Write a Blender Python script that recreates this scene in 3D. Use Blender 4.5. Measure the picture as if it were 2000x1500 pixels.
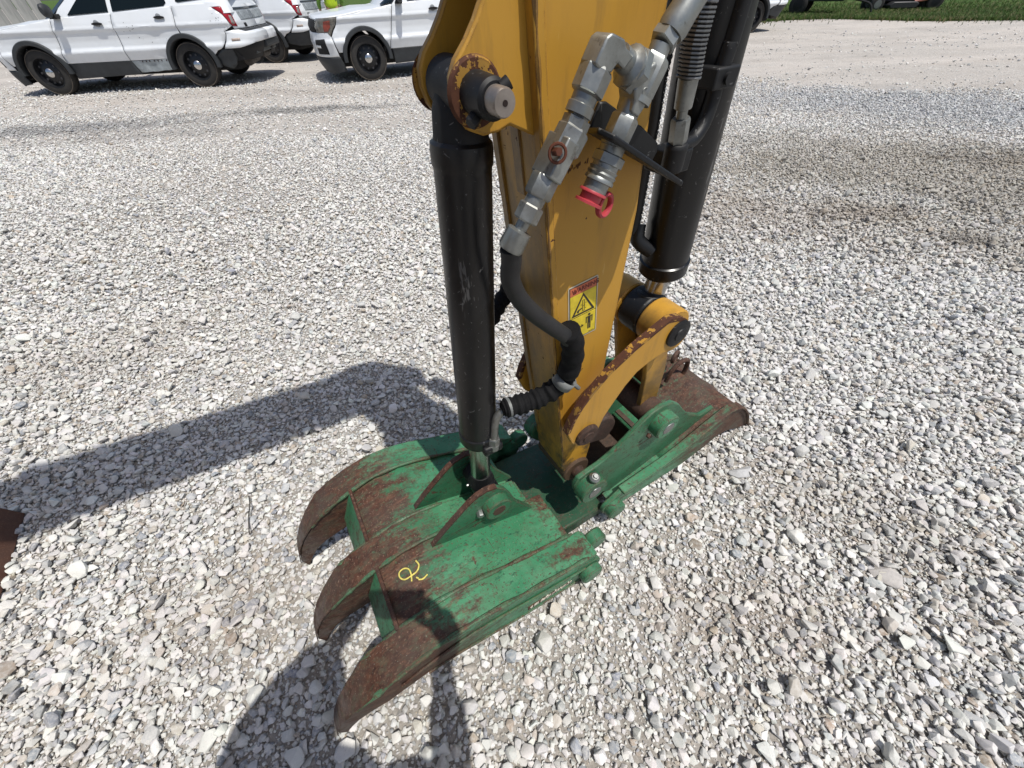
import bpy, bmesh, math, random
import numpy as np
from mathutils import Vector, Matrix
from mathutils.geometry import tessellate_polygon
R = math.radians
random.seed(7); rng = np.random.default_rng(7)
scene = bpy.context.scene
COL = scene.collection
for o in list(bpy.data.objects): bpy.data.objects.remove(o)

# ------------------------------------------------------------------ camera, light, exposure
CAM_PITCH, CAM_ROLL, CAM_H, CAM_F = 0.8173, -0.0426, 1.3997, 743.17
cd = bpy.data.cameras.new('camera'); cam = bpy.data.objects.new('camera', cd); COL.objects.link(cam)
_F = Vector((0, math.cos(CAM_PITCH), -math.sin(CAM_PITCH))); _R = Vector((1, 0, 0)); _U = _R.cross(_F)
_R2 = math.cos(CAM_ROLL)*_R + math.sin(CAM_ROLL)*_U; _U2 = -math.sin(CAM_ROLL)*_R + math.cos(CAM_ROLL)*_U
cam.matrix_world = Matrix(((_R2.x, _U2.x, -_F.x, 0), (_R2.y, _U2.y, -_F.y, 0), (_R2.z, _U2.z, -_F.z, CAM_H), (0, 0, 0, 1)))
cd.sensor_width = 36; cd.lens = CAM_F/2000*36; cd.clip_start = 0.02; cd.clip_end = 2000
scene.camera = cam

TO_SUN = Vector((0.296, -0.258, 1)).normalized()
world = bpy.data.worlds.new('World'); scene.world = world; world.use_nodes = True
wn = world.node_tree; bg = wn.nodes['Background']
sky = wn.nodes.new('ShaderNodeTexSky'); sky.sky_type = 'NISHITA'; sky.sun_disc = False
sky.sun_elevation = math.asin(TO_SUN.z); sky.sun_rotation = math.atan2(TO_SUN.x, TO_SUN.y)
sky.altitude = 10; sky.air_density = 1.0; sky.dust_density = 2.2; sky.ozone_density = 1.0
wn.links.new(sky.outputs[0], bg.inputs[0]); bg.inputs[1].default_value = 0.105
sl = bpy.data.lights.new('sun', 'SUN'); sun = bpy.data.objects.new('sun', sl); COL.objects.link(sun)
sl.energy = 3.9; sl.angle = R(0.53); sl.color = (1.0, 0.965, 0.90)
sun.rotation_euler = TO_SUN.to_track_quat('Z', 'Y').to_euler(); sun.location = (3, -3, 12)
vs = scene.view_settings; vs.view_transform = 'Standard'; vs.look = 'None'; vs.gamma = 1; vs.use_curve_mapping = False
vs.exposure = 0.0

# ------------------------------------------------------------------ node helpers
class NT:
    def __init__(s, name):
        s.m = bpy.data.materials.new(name); s.m.use_nodes = True; s.t = s.m.node_tree
        s.b = s.t.nodes['Principled BSDF']; s.out = s.t.nodes['Material Output']
        s.tc = s.n('ShaderNodeTexCoord')
    def n(s, k, **kw):
        x = s.t.nodes.new(k)
        for a, v in kw.items(): setattr(x, a, v)
        return x
    def l(s, a, b): s.t.links.new(a, b)
    def inp(s, sock, v):
        if isinstance(v, bpy.types.NodeSocket): s.l(v, sock)
        elif isinstance(v, (tuple, list)) and len(v) == 3 and sock.type == 'RGBA': sock.default_value = (*v, 1)
        else: sock.default_value = v
    def noise(s, scale, detail=4, rough=.6, vec=None, dist=0, stretch=None):
        x = s.n('ShaderNodeTexNoise'); x.inputs['Scale'].default_value = scale; x.inputs['Detail'].default_value = detail
        x.inputs['Roughness'].default_value = rough; x.inputs['Distortion'].default_value = dist
        v = vec or s.tc.outputs['Object']
        if stretch:
            mp = s.n('ShaderNodeMapping'); mp.inputs['Scale'].default_value = stretch; s.l(v, mp.inputs[0]); v = mp.outputs[0]
        s.l(v, x.inputs['Vector']); return x.outputs[0]
    def vor(s, scale, feature='F1', vec=None, out=0):
        x = s.n('ShaderNodeTexVoronoi'); x.feature = feature; x.inputs['Scale'].default_value = scale
        s.l(vec or s.tc.outputs['Object'], x.inputs['Vector']); return x.outputs[out]
    def ramp(s, f, a, b, lo=0.0, hi=1.0):
        x = s.n('ShaderNodeMapRange'); x.inputs[1].default_value = a; x.inputs[2].default_value = b
        x.inputs[3].default_value = lo; x.inputs[4].default_value = hi; x.clamp = True; s.inp(x.inputs[0], f); return x.outputs[0]
    def math(s, op, a, b=0.0):
        x = s.n('ShaderNodeMath', operation=op); s.inp(x.inputs[0], a); s.inp(x.inputs[1], b); return x.outputs[0]
    def mix(s, f, a, b, mode='MIX'):
        x = s.n('ShaderNodeMix', data_type='RGBA', blend_type=mode); s.inp(x.inputs[0], f); s.inp(x.inputs[6], a); s.inp(x.inputs[7], b); return x.outputs[2]
    def xyz(s, v=None):
        x = s.n('ShaderNodeSeparateXYZ'); s.l(v or s.tc.outputs['Object'], x.inputs[0]); return x.outputs
    def edge(s, radius=.006):
        bv = s.n('ShaderNodeBevel'); bv.samples = 3; bv.inputs[0].default_value = radius
        g = s.n('ShaderNodeNewGeometry'); d = s.n('ShaderNodeVectorMath', operation='DOT_PRODUCT')
        s.l(bv.outputs[0], d.inputs[0]); s.l(g.outputs['Normal'], d.inputs[1]); return s.math('SUBTRACT', 1.0, d.outputs['Value'])
    def bump(s, h, strength=.3, dist=.002):
        x = s.n('ShaderNodeBump'); x.inputs['Strength'].default_value = strength; x.inputs['Distance'].default_value = dist
        s.inp(x.inputs['Height'], h); s.l(x.outputs[0], s.b.inputs['Normal'])
    def fin(s, col, rough=.5, metal=0.0, spec=None, coat=None):
        s.inp(s.b.inputs['Base Color'], col); s.inp(s.b.inputs['Roughness'], rough); s.inp(s.b.inputs['Metallic'], metal)
        if spec is not None: s.b.inputs['Specular IOR Level'].default_value = spec
        if coat: s.b.inputs['Coat Weight'].default_value = coat; s.b.inputs['Coat Roughness'].default_value = .05
        return s.m

def rust_col(t):
    n = t.noise(60, 6, .7); n2 = t.noise(9, 4)
    c = t.mix(t.ramp(n, .35, .65), (.032, .014, .009), (.105, .043, .024))
    c = t.mix(t.ramp(n2, .45, .7), c, (.07, .045, .035))
    c = t.mix(t.ramp(t.noise(48, 6, .8, stretch=(.2, 1, 1)), .53, .62, 0, .55), c, (.17, .085, .05)); return t.mix(t.ramp(t.noise(170, 3, .6), .58, .72), c, (.21, .13, .09))

def m_yellow(name='yellow_paint', wear=1.0, dirty=0.0, chips=.675):
    t = NT(name)
    base = t.mix(t.noise(3, 4), (.47, .240, .026), (.55, .300, .044))
    base = t.mix(t.ramp(t.noise(25, 5, .65, stretch=(1, 1, .25)), .55, .8, 0, .35), base, (.30, .16, .04))
    if dirty: base = t.mix(t.ramp(t.noise(7, 6, .7), .35, .62, 0, dirty), base, (.11, .075, .04))
    sp = t.ramp(t.noise(46, 4, .65), chips, chips+.015)
    sp = t.math('MULTIPLY', sp, t.ramp(t.noise(7, 2), .46, .54) if chips > .6 else 1.0); Z_ = t.xyz()[2]
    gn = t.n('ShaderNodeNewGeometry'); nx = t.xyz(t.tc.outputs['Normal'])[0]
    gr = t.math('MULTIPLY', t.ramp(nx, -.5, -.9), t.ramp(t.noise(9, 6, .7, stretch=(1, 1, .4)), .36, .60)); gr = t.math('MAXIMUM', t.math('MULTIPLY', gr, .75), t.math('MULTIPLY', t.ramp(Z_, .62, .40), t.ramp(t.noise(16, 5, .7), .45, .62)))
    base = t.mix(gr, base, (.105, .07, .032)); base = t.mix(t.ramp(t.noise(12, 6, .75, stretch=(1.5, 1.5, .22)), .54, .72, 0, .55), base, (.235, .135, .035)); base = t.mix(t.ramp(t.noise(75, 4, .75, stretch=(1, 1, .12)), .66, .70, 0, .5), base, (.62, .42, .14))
    ed = t.math('MULTIPLY', t.ramp(t.edge(.004), .03, .10), t.ramp(t.noise(22, 5, .7), .50 - .06*wear, .56 - .04*wear))
    mk = t.math('MAXIMUM', sp, ed)
    c = t.mix(mk, base, t.mix(t.noise(80, 3), (.035, .012, .008), (.12, .045, .02)))
    t.bump(t.math('SUBTRACT', t.math('MULTIPLY', t.noise(90, 3), .25), mk), .35, .0012)
    return t.fin(c, t.ramp(mk, 0, 1, .42, .85), 0, .4)

RPATCH = [(.765, .055, .045, .055), (.725, .246, .055, .020), (.31, .13, .07, .07), (.33, -.11, .09, .05), (.79, .17, .03, .02)]
def m_green(name='green_paint', rusty=0.0, tip=True, k=1.0):
    t = NT(name); X = t.xyz()
    n1 = t.noise(6, 6, .68); n2 = t.noise(38, 6, .72, stretch=(.35, 1, 1)); n3 = t.noise(130, 3, .6)
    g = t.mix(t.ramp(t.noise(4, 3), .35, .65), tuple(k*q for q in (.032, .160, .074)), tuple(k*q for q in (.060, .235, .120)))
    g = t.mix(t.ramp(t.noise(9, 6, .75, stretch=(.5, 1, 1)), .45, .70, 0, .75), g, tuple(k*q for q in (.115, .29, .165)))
    g = t.mix(t.ramp(t.noise(14, 5, .7), .50, .72, 0, .55), g, (.085, .105, .060))
    g = t.mix(t.ramp(t.noise(55, 5, .75, stretch=(.3, 1, 1)), .56, .66, 0, .8), g, (.018, .070, .042))
    w = t.noise(26, 5, .75, stretch=(.10, 1, 1), dist=1.5); w2 = t.noise(30, 4, .7, stretch=(1, .13, .4), dist=2.5); w3 = t.noise(22, 4, .7, stretch=(.5, .5, .5), dist=6.0)
    scr = t.math('MAXIMUM', t.ramp(w, .610, .635), t.math('MAXIMUM', t.ramp(w2, .645, .66), t.ramp(w3, .64, .655)))
    thr = t.math('ADD', t.math('MULTIPLY', n1, .36), t.math('MULTIPLY', n2, .44)); thr = t.math('ADD', thr, t.math('MULTIPLY', n3, .20))
    if tip:
        grad = t.math('MAXIMUM', t.ramp(X[0], .55, .12), t.math('MULTIPLY', t.ramp(X[0], 1.18, 1.66), .72))
        for (pu, pv, ru, rv) in RPATCH:
            du = t.math('DIVIDE', t.math('SUBTRACT', X[0], pu), ru); dv = t.math('DIVIDE', t.math('ADD', X[1], pv), rv)
            r = t.math('MAXIMUM', t.math('ABSOLUTE', du), t.math('ABSOLUTE', dv)); grad = t.math('MAXIMUM', grad, t.ramp(r, 1.7, .3, 0, .60))
        thr = t.math('ADD', thr, t.math('MULTIPLY', grad, .33))
    fine = t.noise(85, 5, .8, stretch=(.16, 1, 1)); thr = t.math('ADD', thr, t.math('MULTIPLY', t.math('SUBTRACT', fine, .5), .22)); big = t.ramp(thr, .555 - rusty*.1, .675 - rusty*.1)
    ed = t.math('MULTIPLY', t.ramp(t.edge(.007), .02, .08), t.ramp(t.math('ADD', n2, n1), .80 - rusty*.2, .94 - rusty*.2))
    pit = t.math('MULTIPLY', t.ramp(n3, .60, .65), .75)
    mk = t.math('MAXIMUM', t.math('MAXIMUM', big, t.math('MULTIPLY', scr, t.ramp(n1, .36, .48, .15, .95))), t.math('MAXIMUM', ed, pit))
    rc = t.mix(t.ramp(t.noise(48, 6, .75, stretch=(.4, 1, 1)), .50, .60, 0, .55), rust_col(t), (.085, .085, .052))
    c = t.mix(mk, g, rc)
    if tip:
        bare = t.math('MULTIPLY', t.ramp(X[0], .12, .02), t.ramp(t.noise(30, 5, .7), .42, .62, 0, .8))
        c = t.mix(bare, c, (.15, .135, .125))
    c = t.mix(t.ramp(t.noise(210, 2, .5), .70, .74, 0, .5), c, (.30, .33, .27))
    t.bump(t.math('ADD', t.math('MULTIPLY', mk, -.5), t.math('MULTIPLY', n3, .6)), .5, .0015)
    return t.fin(c, t.ramp(mk, 0, 1, .42, .68), 0, .4)

def m_rust(name='rusty_steel', tint=None):
    t = NT(name); c = rust_col(t)
    if tint: c = t.mix(.5, c, tint)
    t.bump(t.noise(70, 5, .7), .5, .0015); return t.fin(c, .75, .15)

def m_black(name='black_paint', dust=.50, rough=.27):
    t = NT(name); n = t.noise(6, 5, .65, stretch=(1, 1, .35))
    c = t.mix(t.ramp(n, .45, .75, 0, dust), (.0022, .0028, .0042), (.034, .028, .024))
    s = t.math('MAXIMUM', t.ramp(t.noise(45, 4, .75, stretch=(1, 1, .14)), .655, .675, 0, .45), t.ramp(t.noise(40, 3, .7, stretch=(.6, .6, .5), dist=5.0), .665, .675, 0, .55))
    c = t.mix(s, c, (.16, .16, .16)); t.bump(t.noise(30, 3), .08, .001)
    return t.fin(c, t.ramp(n, .4, .7, rough, rough+.25), 0, .5)

def m_zinc(name='zinc_plated_steel', k=1.0):
    t = NT(name); n = t.noise(28, 5, .65)
    c = t.mix(t.ramp(n, .35, .7), (.37*k, .39*k, .38*k), (.56*k, .58*k, .56*k))
    c = t.mix(t.ramp(t.noise(11, 5, .7), .48, .70, 0, .8), c, (.19, .18, .16)); c = t.mix(t.ramp(t.noise(60, 5, .75), .58, .68, 0, .6), c, (.10, .09, .075))
    t.bump(t.noise(80, 3), .12, .001); return t.fin(c, t.ramp(n, .3, .7, .30, .52), .72)

def m_plain(name, col, rough=.5, metal=0.0, var=.25, scale=12, bump=0.0, spec=None, coat=None):
    t = NT(name)
    c = t.mix(t.ramp(t.noise(scale, 5, .65), .35, .7, 0, 1), tuple(x*(1-var) for x in col), tuple(min(1, x*(1+var*.5)) for x in col))
    if bump: t.bump(t.noise(scale*5, 4), bump, .002)
    return t.fin(c, rough, metal, spec, coat)

# ------------------------------------------------------------------ mesh helpers
class B:
    """collects shapes into one mesh; add() places them, done() links the object"""
    def __init__(s, flip=False): s.bm = bmesh.new(); s.flip = flip; s.uvl = None
    def P(s, p): return Vector((p[0], -p[1], p[2])) if s.flip else Vector(p)
    def verts(s, pts): return [s.bm.verts.new(s.P(p)) for p in pts]
    def face(s, vs):
        try: return s.bm.faces.new(vs)
        except ValueError: return None
    def prism(s, outline, a, b, axis=1):
        """outline in the two other axes, extruded a..b along axis (0 x, 1 y/v, 2 z)"""
        def mk(q, h):
            return (h, q[0], q[1]) if axis == 0 else (q[0], h, q[1]) if axis == 1 else (q[0], q[1], h)
        A = s.verts([mk(q, a) for q in outline]); Bv = s.verts([mk(q, b) for q in outline]); n = len(outline)
        fa = s.face(A); fb = s.face(Bv[::-1])
        for i in range(n): s.face([A[i], A[(i+1) % n], Bv[(i+1) % n], Bv[i]][::-1])
        return s
    def box(s, lo, hi): return s.prism([(lo[0], lo[2]), (hi[0], lo[2]), (hi[0], hi[2]), (lo[0], hi[2])], lo[1], hi[1])
    def rings(s, rings, caps=True, closed=True):
        V = [s.verts(r) for r in rings]; n = len(V[0])
        for a, b in zip(V[:-1], V[1:]):
            for i in range(n if closed else n-1): s.face([a[i], a[(i+1) % n], b[(i+1) % n], b[i]])
        if caps: s.face(V[0][::-1]); s.face(V[-1])
        return s
    def lathe(s, p0, p1, prof, seg=24, caps=True):
        """prof: (distance along p0->p1 as 0..1, radius)"""
        p0 = Vector(p0); p1 = Vector(p1); d = (p1-p0).normalized(); L = (p1-p0).length
        a = d.orthogonal().normalized(); b = d.cross(a); rs = []
        for t, r in prof:
            c = p0 + d*(t*L); rs.append([c + (a*math.cos(2*math.pi*k/seg) + b*math.sin(2*math.pi*k/seg))*r for k in range(seg)])
        return s.rings(rs, caps)
    def cyl(s, p0, p1, r, seg=24, ch=.0):
        L = (Vector(p1)-Vector(p0)).length; c = ch/L if L else 0
        pr = [(0, r-ch), (c, r), (1-c, r), (1, r-ch)] if ch else [(0, r), (1, r)]
        return s.lathe(p0, p1, pr, seg)
    def hex(s, p0, p1, r): return s.lathe(p0, p1, [(0, r*.88), (.1, r), (.9, r), (1, r*.88)], 6)
    def tube(s, pts, r, seg=12, sub=6, caps=True, rfun=None):
        P = [Vector(p) for p in pts]; Q = []
        if sub and len(P) > 2:
            for i in range(len(P)-1):
                p0 = P[max(i-1, 0)]; p1 = P[i]; p2 = P[i+1]; p3 = P[min(i+2, len(P)-1)]
                for k in range(sub):
                    t = k/sub; Q.append(.5*((2*p1)+(p2-p0)*t+(2*p0-5*p1+4*p2-p3)*t*t+(3*p1-p0-3*p2+p3)*t**3))
            Q.append(P[-1])
        else: Q = P
        d = (Q[1]-Q[0]).normalized(); a = d.orthogonal().normalized(); rs = []; n = len(Q)
        for i, q in enumerate(Q):
            d = (Q[min(i+1, n-1)]-Q[max(i-1, 0)]).normalized(); a = (a - d*a.dot(d)).normalized(); b = d.cross(a)
            rr = rfun(i/(n-1)) if rfun else r
            rs.append([q + (a*math.cos(2*math.pi*k/seg)+b*math.sin(2*math.pi*k/seg))*rr for k in range(seg)])
        return s.rings(rs, caps)
    def torus(s, c, axis, Rr, r, seg=28, ss=10, a0=0, a1=2*math.pi, sq=1.0, other=None):
        ax = Vector(axis).normalized(); a = ax.orthogonal().normalized() if other is None else Vector(other).normalized(); b = ax.cross(a)
        full = abs(a1-a0-2*math.pi) < 1e-6; n = seg if full else seg+1
        pts = [Vector(c)+(a*math.cos(a0+(a1-a0)*k/seg)+b*math.sin(a0+(a1-a0)*k/seg))*Rr for k in range(n)]
        rs = []
        for k, p in enumerate(pts):
            o = (p-Vector(c)).normalized(); rs.append([p+(o*math.cos(2*math.pi*j/ss)+ax*math.sin(2*math.pi*j/ss)*sq)*r for j in range(ss)])
        if full: rs.append(rs[0]); return s.rings(rs, False)
        return s.rings(rs, True)
    def done(s, name, mat, parent=None, smooth=35, bevel=0.0, label=None, seg=2, solid=0.0):
        bmesh.ops.recalc_face_normals(s.bm, faces=s.bm.faces)
        me = bpy.data.meshes.new(name); s.bm.to_mesh(me); s.bm.free()
        o = bpy.data.objects.new(name, me); COL.objects.link(o)
        for m in (mat if isinstance(mat, (list, tuple)) else [mat]): me.materials.append(m)
        if parent: o.parent = parent
        if smooth:
            for p in me.polygons: p.use_smooth = True
            me.set_sharp_from_angle(angle=R(smooth))
        if solid:
            md = o.modifiers.new('thickness', 'SOLIDIFY'); md.thickness = solid; md.offset = -1
        if bevel:
            md = o.modifiers.new('bevel', 'BEVEL'); md.width = bevel; md.segments = seg; md.limit_method = 'ANGLE'; md.angle_limit = R(35); md.harden_normals = False
        if label: o['label'] = label
        return o
def F(): return B(flip=True)
def thing(name, label, cat, loc=(0, 0, 0), rz=0, group=None, kind=None):
    o = bpy.data.objects.new(name, None); COL.objects.link(o); o.location = loc; o.rotation_euler = (0, 0, rz)
    o.empty_display_size = .2; return tag(o, label, cat, group, kind)
def tag(o, label=None, cat=None, group=None, kind=None):
    if label: o['label'] = label
    if cat: o['category'] = cat
    if group: o['group'] = group
    if kind: o['kind'] = kind
    return o
def interp(tab, x): return float(np.interp(x, [t[0] for t in tab], [t[1] for t in tab]))
def arc(c, r, a0, a1, n): return [(c[0]+r*math.cos(R(a0+(a1-a0)*k/n)), c[1]+r*math.sin(R(a0+(a1-a0)*k/n))) for k in range(n+1)]
def circ(c, r, n=28): return arc(c, r, 0, 360-360/n, n-1)

YEL = m_yellow(); YEL_D = m_yellow('dirty_yellow_paint', 1.6, .75); GRN = m_green(); GRN2 = m_green('green_paint_rear', .15); GRNP = m_green('green_paint_clean', -.12, tip=False, k=.72)
RUST = m_rust(); RUSTG = m_rust('brown_greasy_steel', (.03, .022, .018)); BLK = m_black(); BLKM = m_black('black_matt_steel', .25, .5)
ZINC = m_zinc(k=.64); ZINC_D = m_zinc('dull_grey_steel', .55)
CHROME = m_plain('chrome_rod', (.50, .50, .50), .24, 1.0, .1, 5)
RUB = m_plain('black_rubber', (.018, .018, .019), .62, 0, .3, 30, .15)
SLEEVE = m_plain('black_nylon_sleeve', (.010, .010, .011), .8, 0, .3, 90, .35, spec=.2)
RED = m_plain('red_plastic', (.50, .055, .07), .45, 0, .2, 8)
CLAMP = m_plain('grey_tape', (.20, .21, .205), .6, .2, .3, 25, .2)

# ------------------------------------------------------------------ machine frame: u along the jaws, v across towards the camera, z up
TH = R(29.6); MO = (-.613, .256, 0)
exc = thing('mini_excavator', 'yellow mini excavator with its arm hanging down in the centre of the lot', 'excavator', MO, TH)
grap = thing('grapple', 'green and rusty steel grapple with three curved tines lying under the yellow arm', 'grapple', MO, TH)

YRUST = m_yellow('chipped_yellow_ring', 5.0, .7, .49); LRUST = m_yellow('worn_yellow_edge', 5.0, .5, .44)
# ---- stick (dipper arm)
SW = .065
LU = [(.30, .845), (.454, .826), (.715, .792), (1.0, .758), (1.17, .738), (1.34, .718), (1.40, .712), (1.8, .690), (2.3, .665)]
RU = [(.30, .93), (1.12, .931), (1.33, .910), (1.7, .905), (2.3, .92)]
zs = [.46, .60, .72, .85, 1.0, 1.12, 1.17, 1.26, 1.33, 1.40, 1.6, 1.8, 2.05, 2.3, 2.5]
left = [(.875, .275), (.845, .31), (.832, .36)] + [(interp(LU, z), z) for z in zs]
right = [(.93, 2.5)] + [(interp(RU, z), z) for z in reversed(zs[:-1])] + [(.938, .40), (.930, .31), (.905, .275)]
stick = F().prism(left+[(.70, 2.98), (.78, 3.06), (.90, 2.95), (1.02, 2.45)]+right, -SW, SW).done('stick', YEL, exc, bevel=.004)
# proud plate edges and dark channel on the underside face
for sv in (-1, 1):
    o = [(interp(LU, z)-.004, z) for z in zs[:-1]]; o2 = [(interp(LU, z)+.012, z) for z in reversed(zs[:-1])]
    F().prism(o+o2, sv*(SW-.016), sv*(SW+.0025)).done('edge_plate', YEL_D if sv < 0 else YEL, stick, bevel=.002)
F().prism([(interp(LU, z)-.0025, z) for z in zs[6:-1]]+[(interp(LU, z)+.01, z) for z in reversed(zs[6:-1])], -.012, .012).done('wear_strip', YEL_D, stick, bevel=.002)
F().cyl((.888, -.075, .31), (.888, .075, .31), .050, 32, .004).done('pin_boss', m_rust('brown_boss', (.10, .07, .04)), stick)
for sv in (-1, 1):
    wb = [(interp(LU, z)-.0005, sv*(SW+.001), z) for z in np.linspace(.40, 1.9, 40)]
    F().tube(wb, .003, 6, 3, rfun=lambda t: .0030+.0010*math.sin(t*900)).done('weld_bead', YEL_D, stick)
# clevis ears for the thumb cylinder
ear = [(.735, 1.254), (.706, 1.268), (.688, 1.276), (.673, 1.271), (.652, 1.270), (.633, 1.278), (.622, 1.292), (.616, 1.311), (.617, 1.329), (.625, 1.343), (.639, 1.357), (.652, 1.373), (.664, 1.392), (.655, 1.46), (.625, 1.62), (.610, 1.75), (.64, 1.88), (.72, 1.90), (.735, 1.4)]
for sv in (-1, 1):
    e = F().prism(ear, sv*.038, sv*.052).done('clevis_ear', YEL, stick, bevel=.003)
    F().lathe((.644, sv*.052, 1.313), (.644, sv*.056, 1.313), [(0, .034), (1, .031)], 30).done('weld_ring', YRUST, e)
F().prism([(.60+.09, 1.42), (.75, 1.36), (.75, 1.75), (.69, 1.75)], -.038, .038).done('clevis_web', YEL_D, stick)
pin = F().lathe((.644, -.07, 1.313), (.644, .118, 1.313), [(0, .0145), (.62, .0138), (.985, .0136), (1, .0122)], 28).done('clevis_pin', m_plain('worn_steel', (.36, .32, .29), .42, .7, .3, 25), exc)
F().lathe((.644, .052, 1.313), (.644, .098, 1.313), [(0, .0215), (.93, .0198), (1, .0165)], 28).done('pin_collar', BLKM, pin)
F().cyl((.644, .1170, 1.313), (.644, .1186, 1.313), .0030, 14).done('grease_hole', m_plain('dark_hole', (.02, .01, .008), .9), pin)
F().hex((.634, .074, 1.298), (.622, .078, 1.291), .0075).done('lock_bolt', BLKM, pin)
F().cyl((.652, .098, 1.322), (.660, .100, 1.327), .0070, 12).done('lock_nut', BLKM, pin)

# ---- thumb cylinder (near side of the stick's underside)
tc0 = Vector((.650, -.004, 1.313)); tc1 = Vector((.588, .006, .435)); ax = (tc1-tc0).normalized()
def along(d): return tuple(tc0+ax*d)
tcy = F()
tcy.lathe(along(.055), along(.690), [(0, .037), (.006, .0415), (.02, .0425), (.045, .0422), (.052, .0405), (.06, .0402), (.94, .0440), (.945, .0468), (.985, .0468), (1, .043)], 40)
tcyl = tcy.done('thumb_cylinder', BLK, exc)
F().cyl((.648, -.034, 1.313), (.648, .034, 1.313), .0285, 30, .003).done('rod_eye', BLKM, tcyl)
F().lathe(along(.0), along(.07), [(0, .028), (.35, .035), (.7, .0365), (1, .0375)], 24).done('cylinder_neck', BLKM, tcyl)
F().cyl(along(.68), along(.86), .0265, 28).done('piston_rod', CHROME, tcyl)
F().cyl((.590, -.052, .415), (.590, .052, .415), .036, 28, .004).lathe(along(.842), along(.878), [(0, .028), (.3, .030), (1, .038)], 24).done('rod_end', BLKM, tcyl)
F().lathe((.556, .0, .43), (.545, .0, .432), [(0, .006), (1, .004)], 10).done('grease_nipple', ZINC_D, tcyl)
F().tube([(.622, .047, .655), (.626, .046, .68), (.630, .045, .705), (.638, .045, .728), (.655, .048, .742), (.672, .05, .745)], .0095, 12).done('steel_pipe', ZINC_D, tcyl)
F().hex((.620, .047, .640), (.623, .047, .662), .0150).lathe((.618, .047, .625), (.620, .047, .641), [(0, .0155), (1, .0155)], 18).done('pipe_nut', ZINC_D, tcyl)
F().prism([(.590, .615), (.640, .615), (.642, .640), (.59, .645)], .0, .060).done('port_block', BLKM, tcyl, bevel=.006)

# ---- bucket cylinder (outer side of the stick)
bc = F(); b0 = (1.134, 0, .905); b1 = (1.010, 0, 2.2)
bcyl = bc.lathe(b0, b1, [(0, .048), (.006, .055), (.028, .0565), (.03, .0525), (1, .0515)], 44).done('bucket_cylinder', m_black('satin_black_paint', .12, .30), exc)
F().cyl((1.112, 0, .78), b0, .0270, 30).done('piston_rod', CHROME, bcyl)
F().lathe((1.106, 0, .78), (1.112, 0, .858), [(0, .050), (.7, .042), (1, .032)], 24).cyl((1.104, -.035, .803), (1.104, .032, .803), .0575, 24, .006).done('rod_end', BLKM, bcyl, bevel=.003)
# hard line and clamp
F().tube([(1.006, .060, 1.205), (1.038, .056, 1.207), (1.060, .052, 1.225), (1.068, .05, 1.252), (1.068, .05, 1.280), (1.073, .05, 1.325), (1.074, .05, 1.378), (1.07, .05, 1.9)], .0115, 14).done('steel_pipe', BLKM, bcyl)
F().prism([(1.040, 1.272), (1.092, 1.272), (1.094, 1.300), (1.042, 1.300)], -.01, .066).done('pipe_clamp', BLKM, bcyl, bevel=.003)
F().cyl((1.066, .066, 1.286), (1.066, .071, 1.286), .0080, 12).done('clamp_bolt', BLKM, bcyl)
F().cyl((.985, .070, 1.172), (.982, .072, 1.216), .0175, 20, .004).prism([(.975, 1.165), (1.03, 1.165), (1.03, 1.20), (.98, 1.20)], .02, .070).done('port_block', BLKM, bcyl, bevel=.004)
F().hex((.982, .072, 1.214), (.972, .075, 1.250), .0140).done('hose_nut', ZINC_D, bcyl)
F().lathe((.972, .075, 1.250), (.962, .079, 1.302), [(0, .008), (.2, .008), (.25, .0125), (.95, .0140), (1, .011)], 18).done('hose_ferrule', ZINC, bcyl)
hp = [(.962, .079, 1.298), (.952, .082, 1.335), (.950, .084, 1.37), (.955, .086, 1.42), (.96, .09, 1.7), (.97, .08, 2.1)]
F().tube(hp, .0095, 14).done('hose', RUB, bcyl)
sp = F(); base = [Vector(p) for p in hp[:4]]; pts = []
for k in range(25*10):
    t = k/(25*10-1)*3; i = min(int(t), 2); q = base[i].lerp(base[i+1], t-i); a = k/10*2*math.pi
    pts.append(q+Vector((math.cos(a), math.sin(a), 0))*.0158)
sp.tube(pts, .0017, 6, 0); sp.done('spring_guard', m_plain('spring_steel', (.20, .20, .20), .4, .6), bcyl)
# chain and hose behind the stick
ch = [(1.036, -.03, 1.42), (1.042, -.03, 1.330), (1.040, -.03, 1.280), (1.045, -.03, 1.215), (1.048, -.03, 1.139), (1.051, -.03, 1.071), (1.052, -.03, 1.016)]
hb = F(); Pp = [Vector(p) for p in ch]
hb.tube([(p.x-.014, p.y, p.z) for p in Pp], .011, 12); bh = hb.done('hose', RUB, bcyl)
cc = F(); L = 0; Lt = sum((Pp[i+1]-Pp[i]).length for i in range(len(Pp)-1)); n = int(Lt/.0075)
for k in range(n):
    d = k/n*Lt; i = 0
    while i < len(Pp)-2 and d > (Pp[i+1]-Pp[i]).length: d -= (Pp[i+1]-Pp[i]).length; i += 1
    q = Pp[i].lerp(Pp[i+1], d/(Pp[i+1]-Pp[i]).length)
    cc.torus(q, (1, 0, 0) if k % 2 else (0, 1, 0), .0042, .0011, 8, 5)
chn = cc.done('chain', BLKM, bcyl); chn['kind'] = 'stuff'
F().tube([(1.052, -.03, 1.03), (1.048, -.02, 1.0), (1.075, .0, .975)], .016, 12).done('hose_end', BLKM, bcyl)

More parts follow.
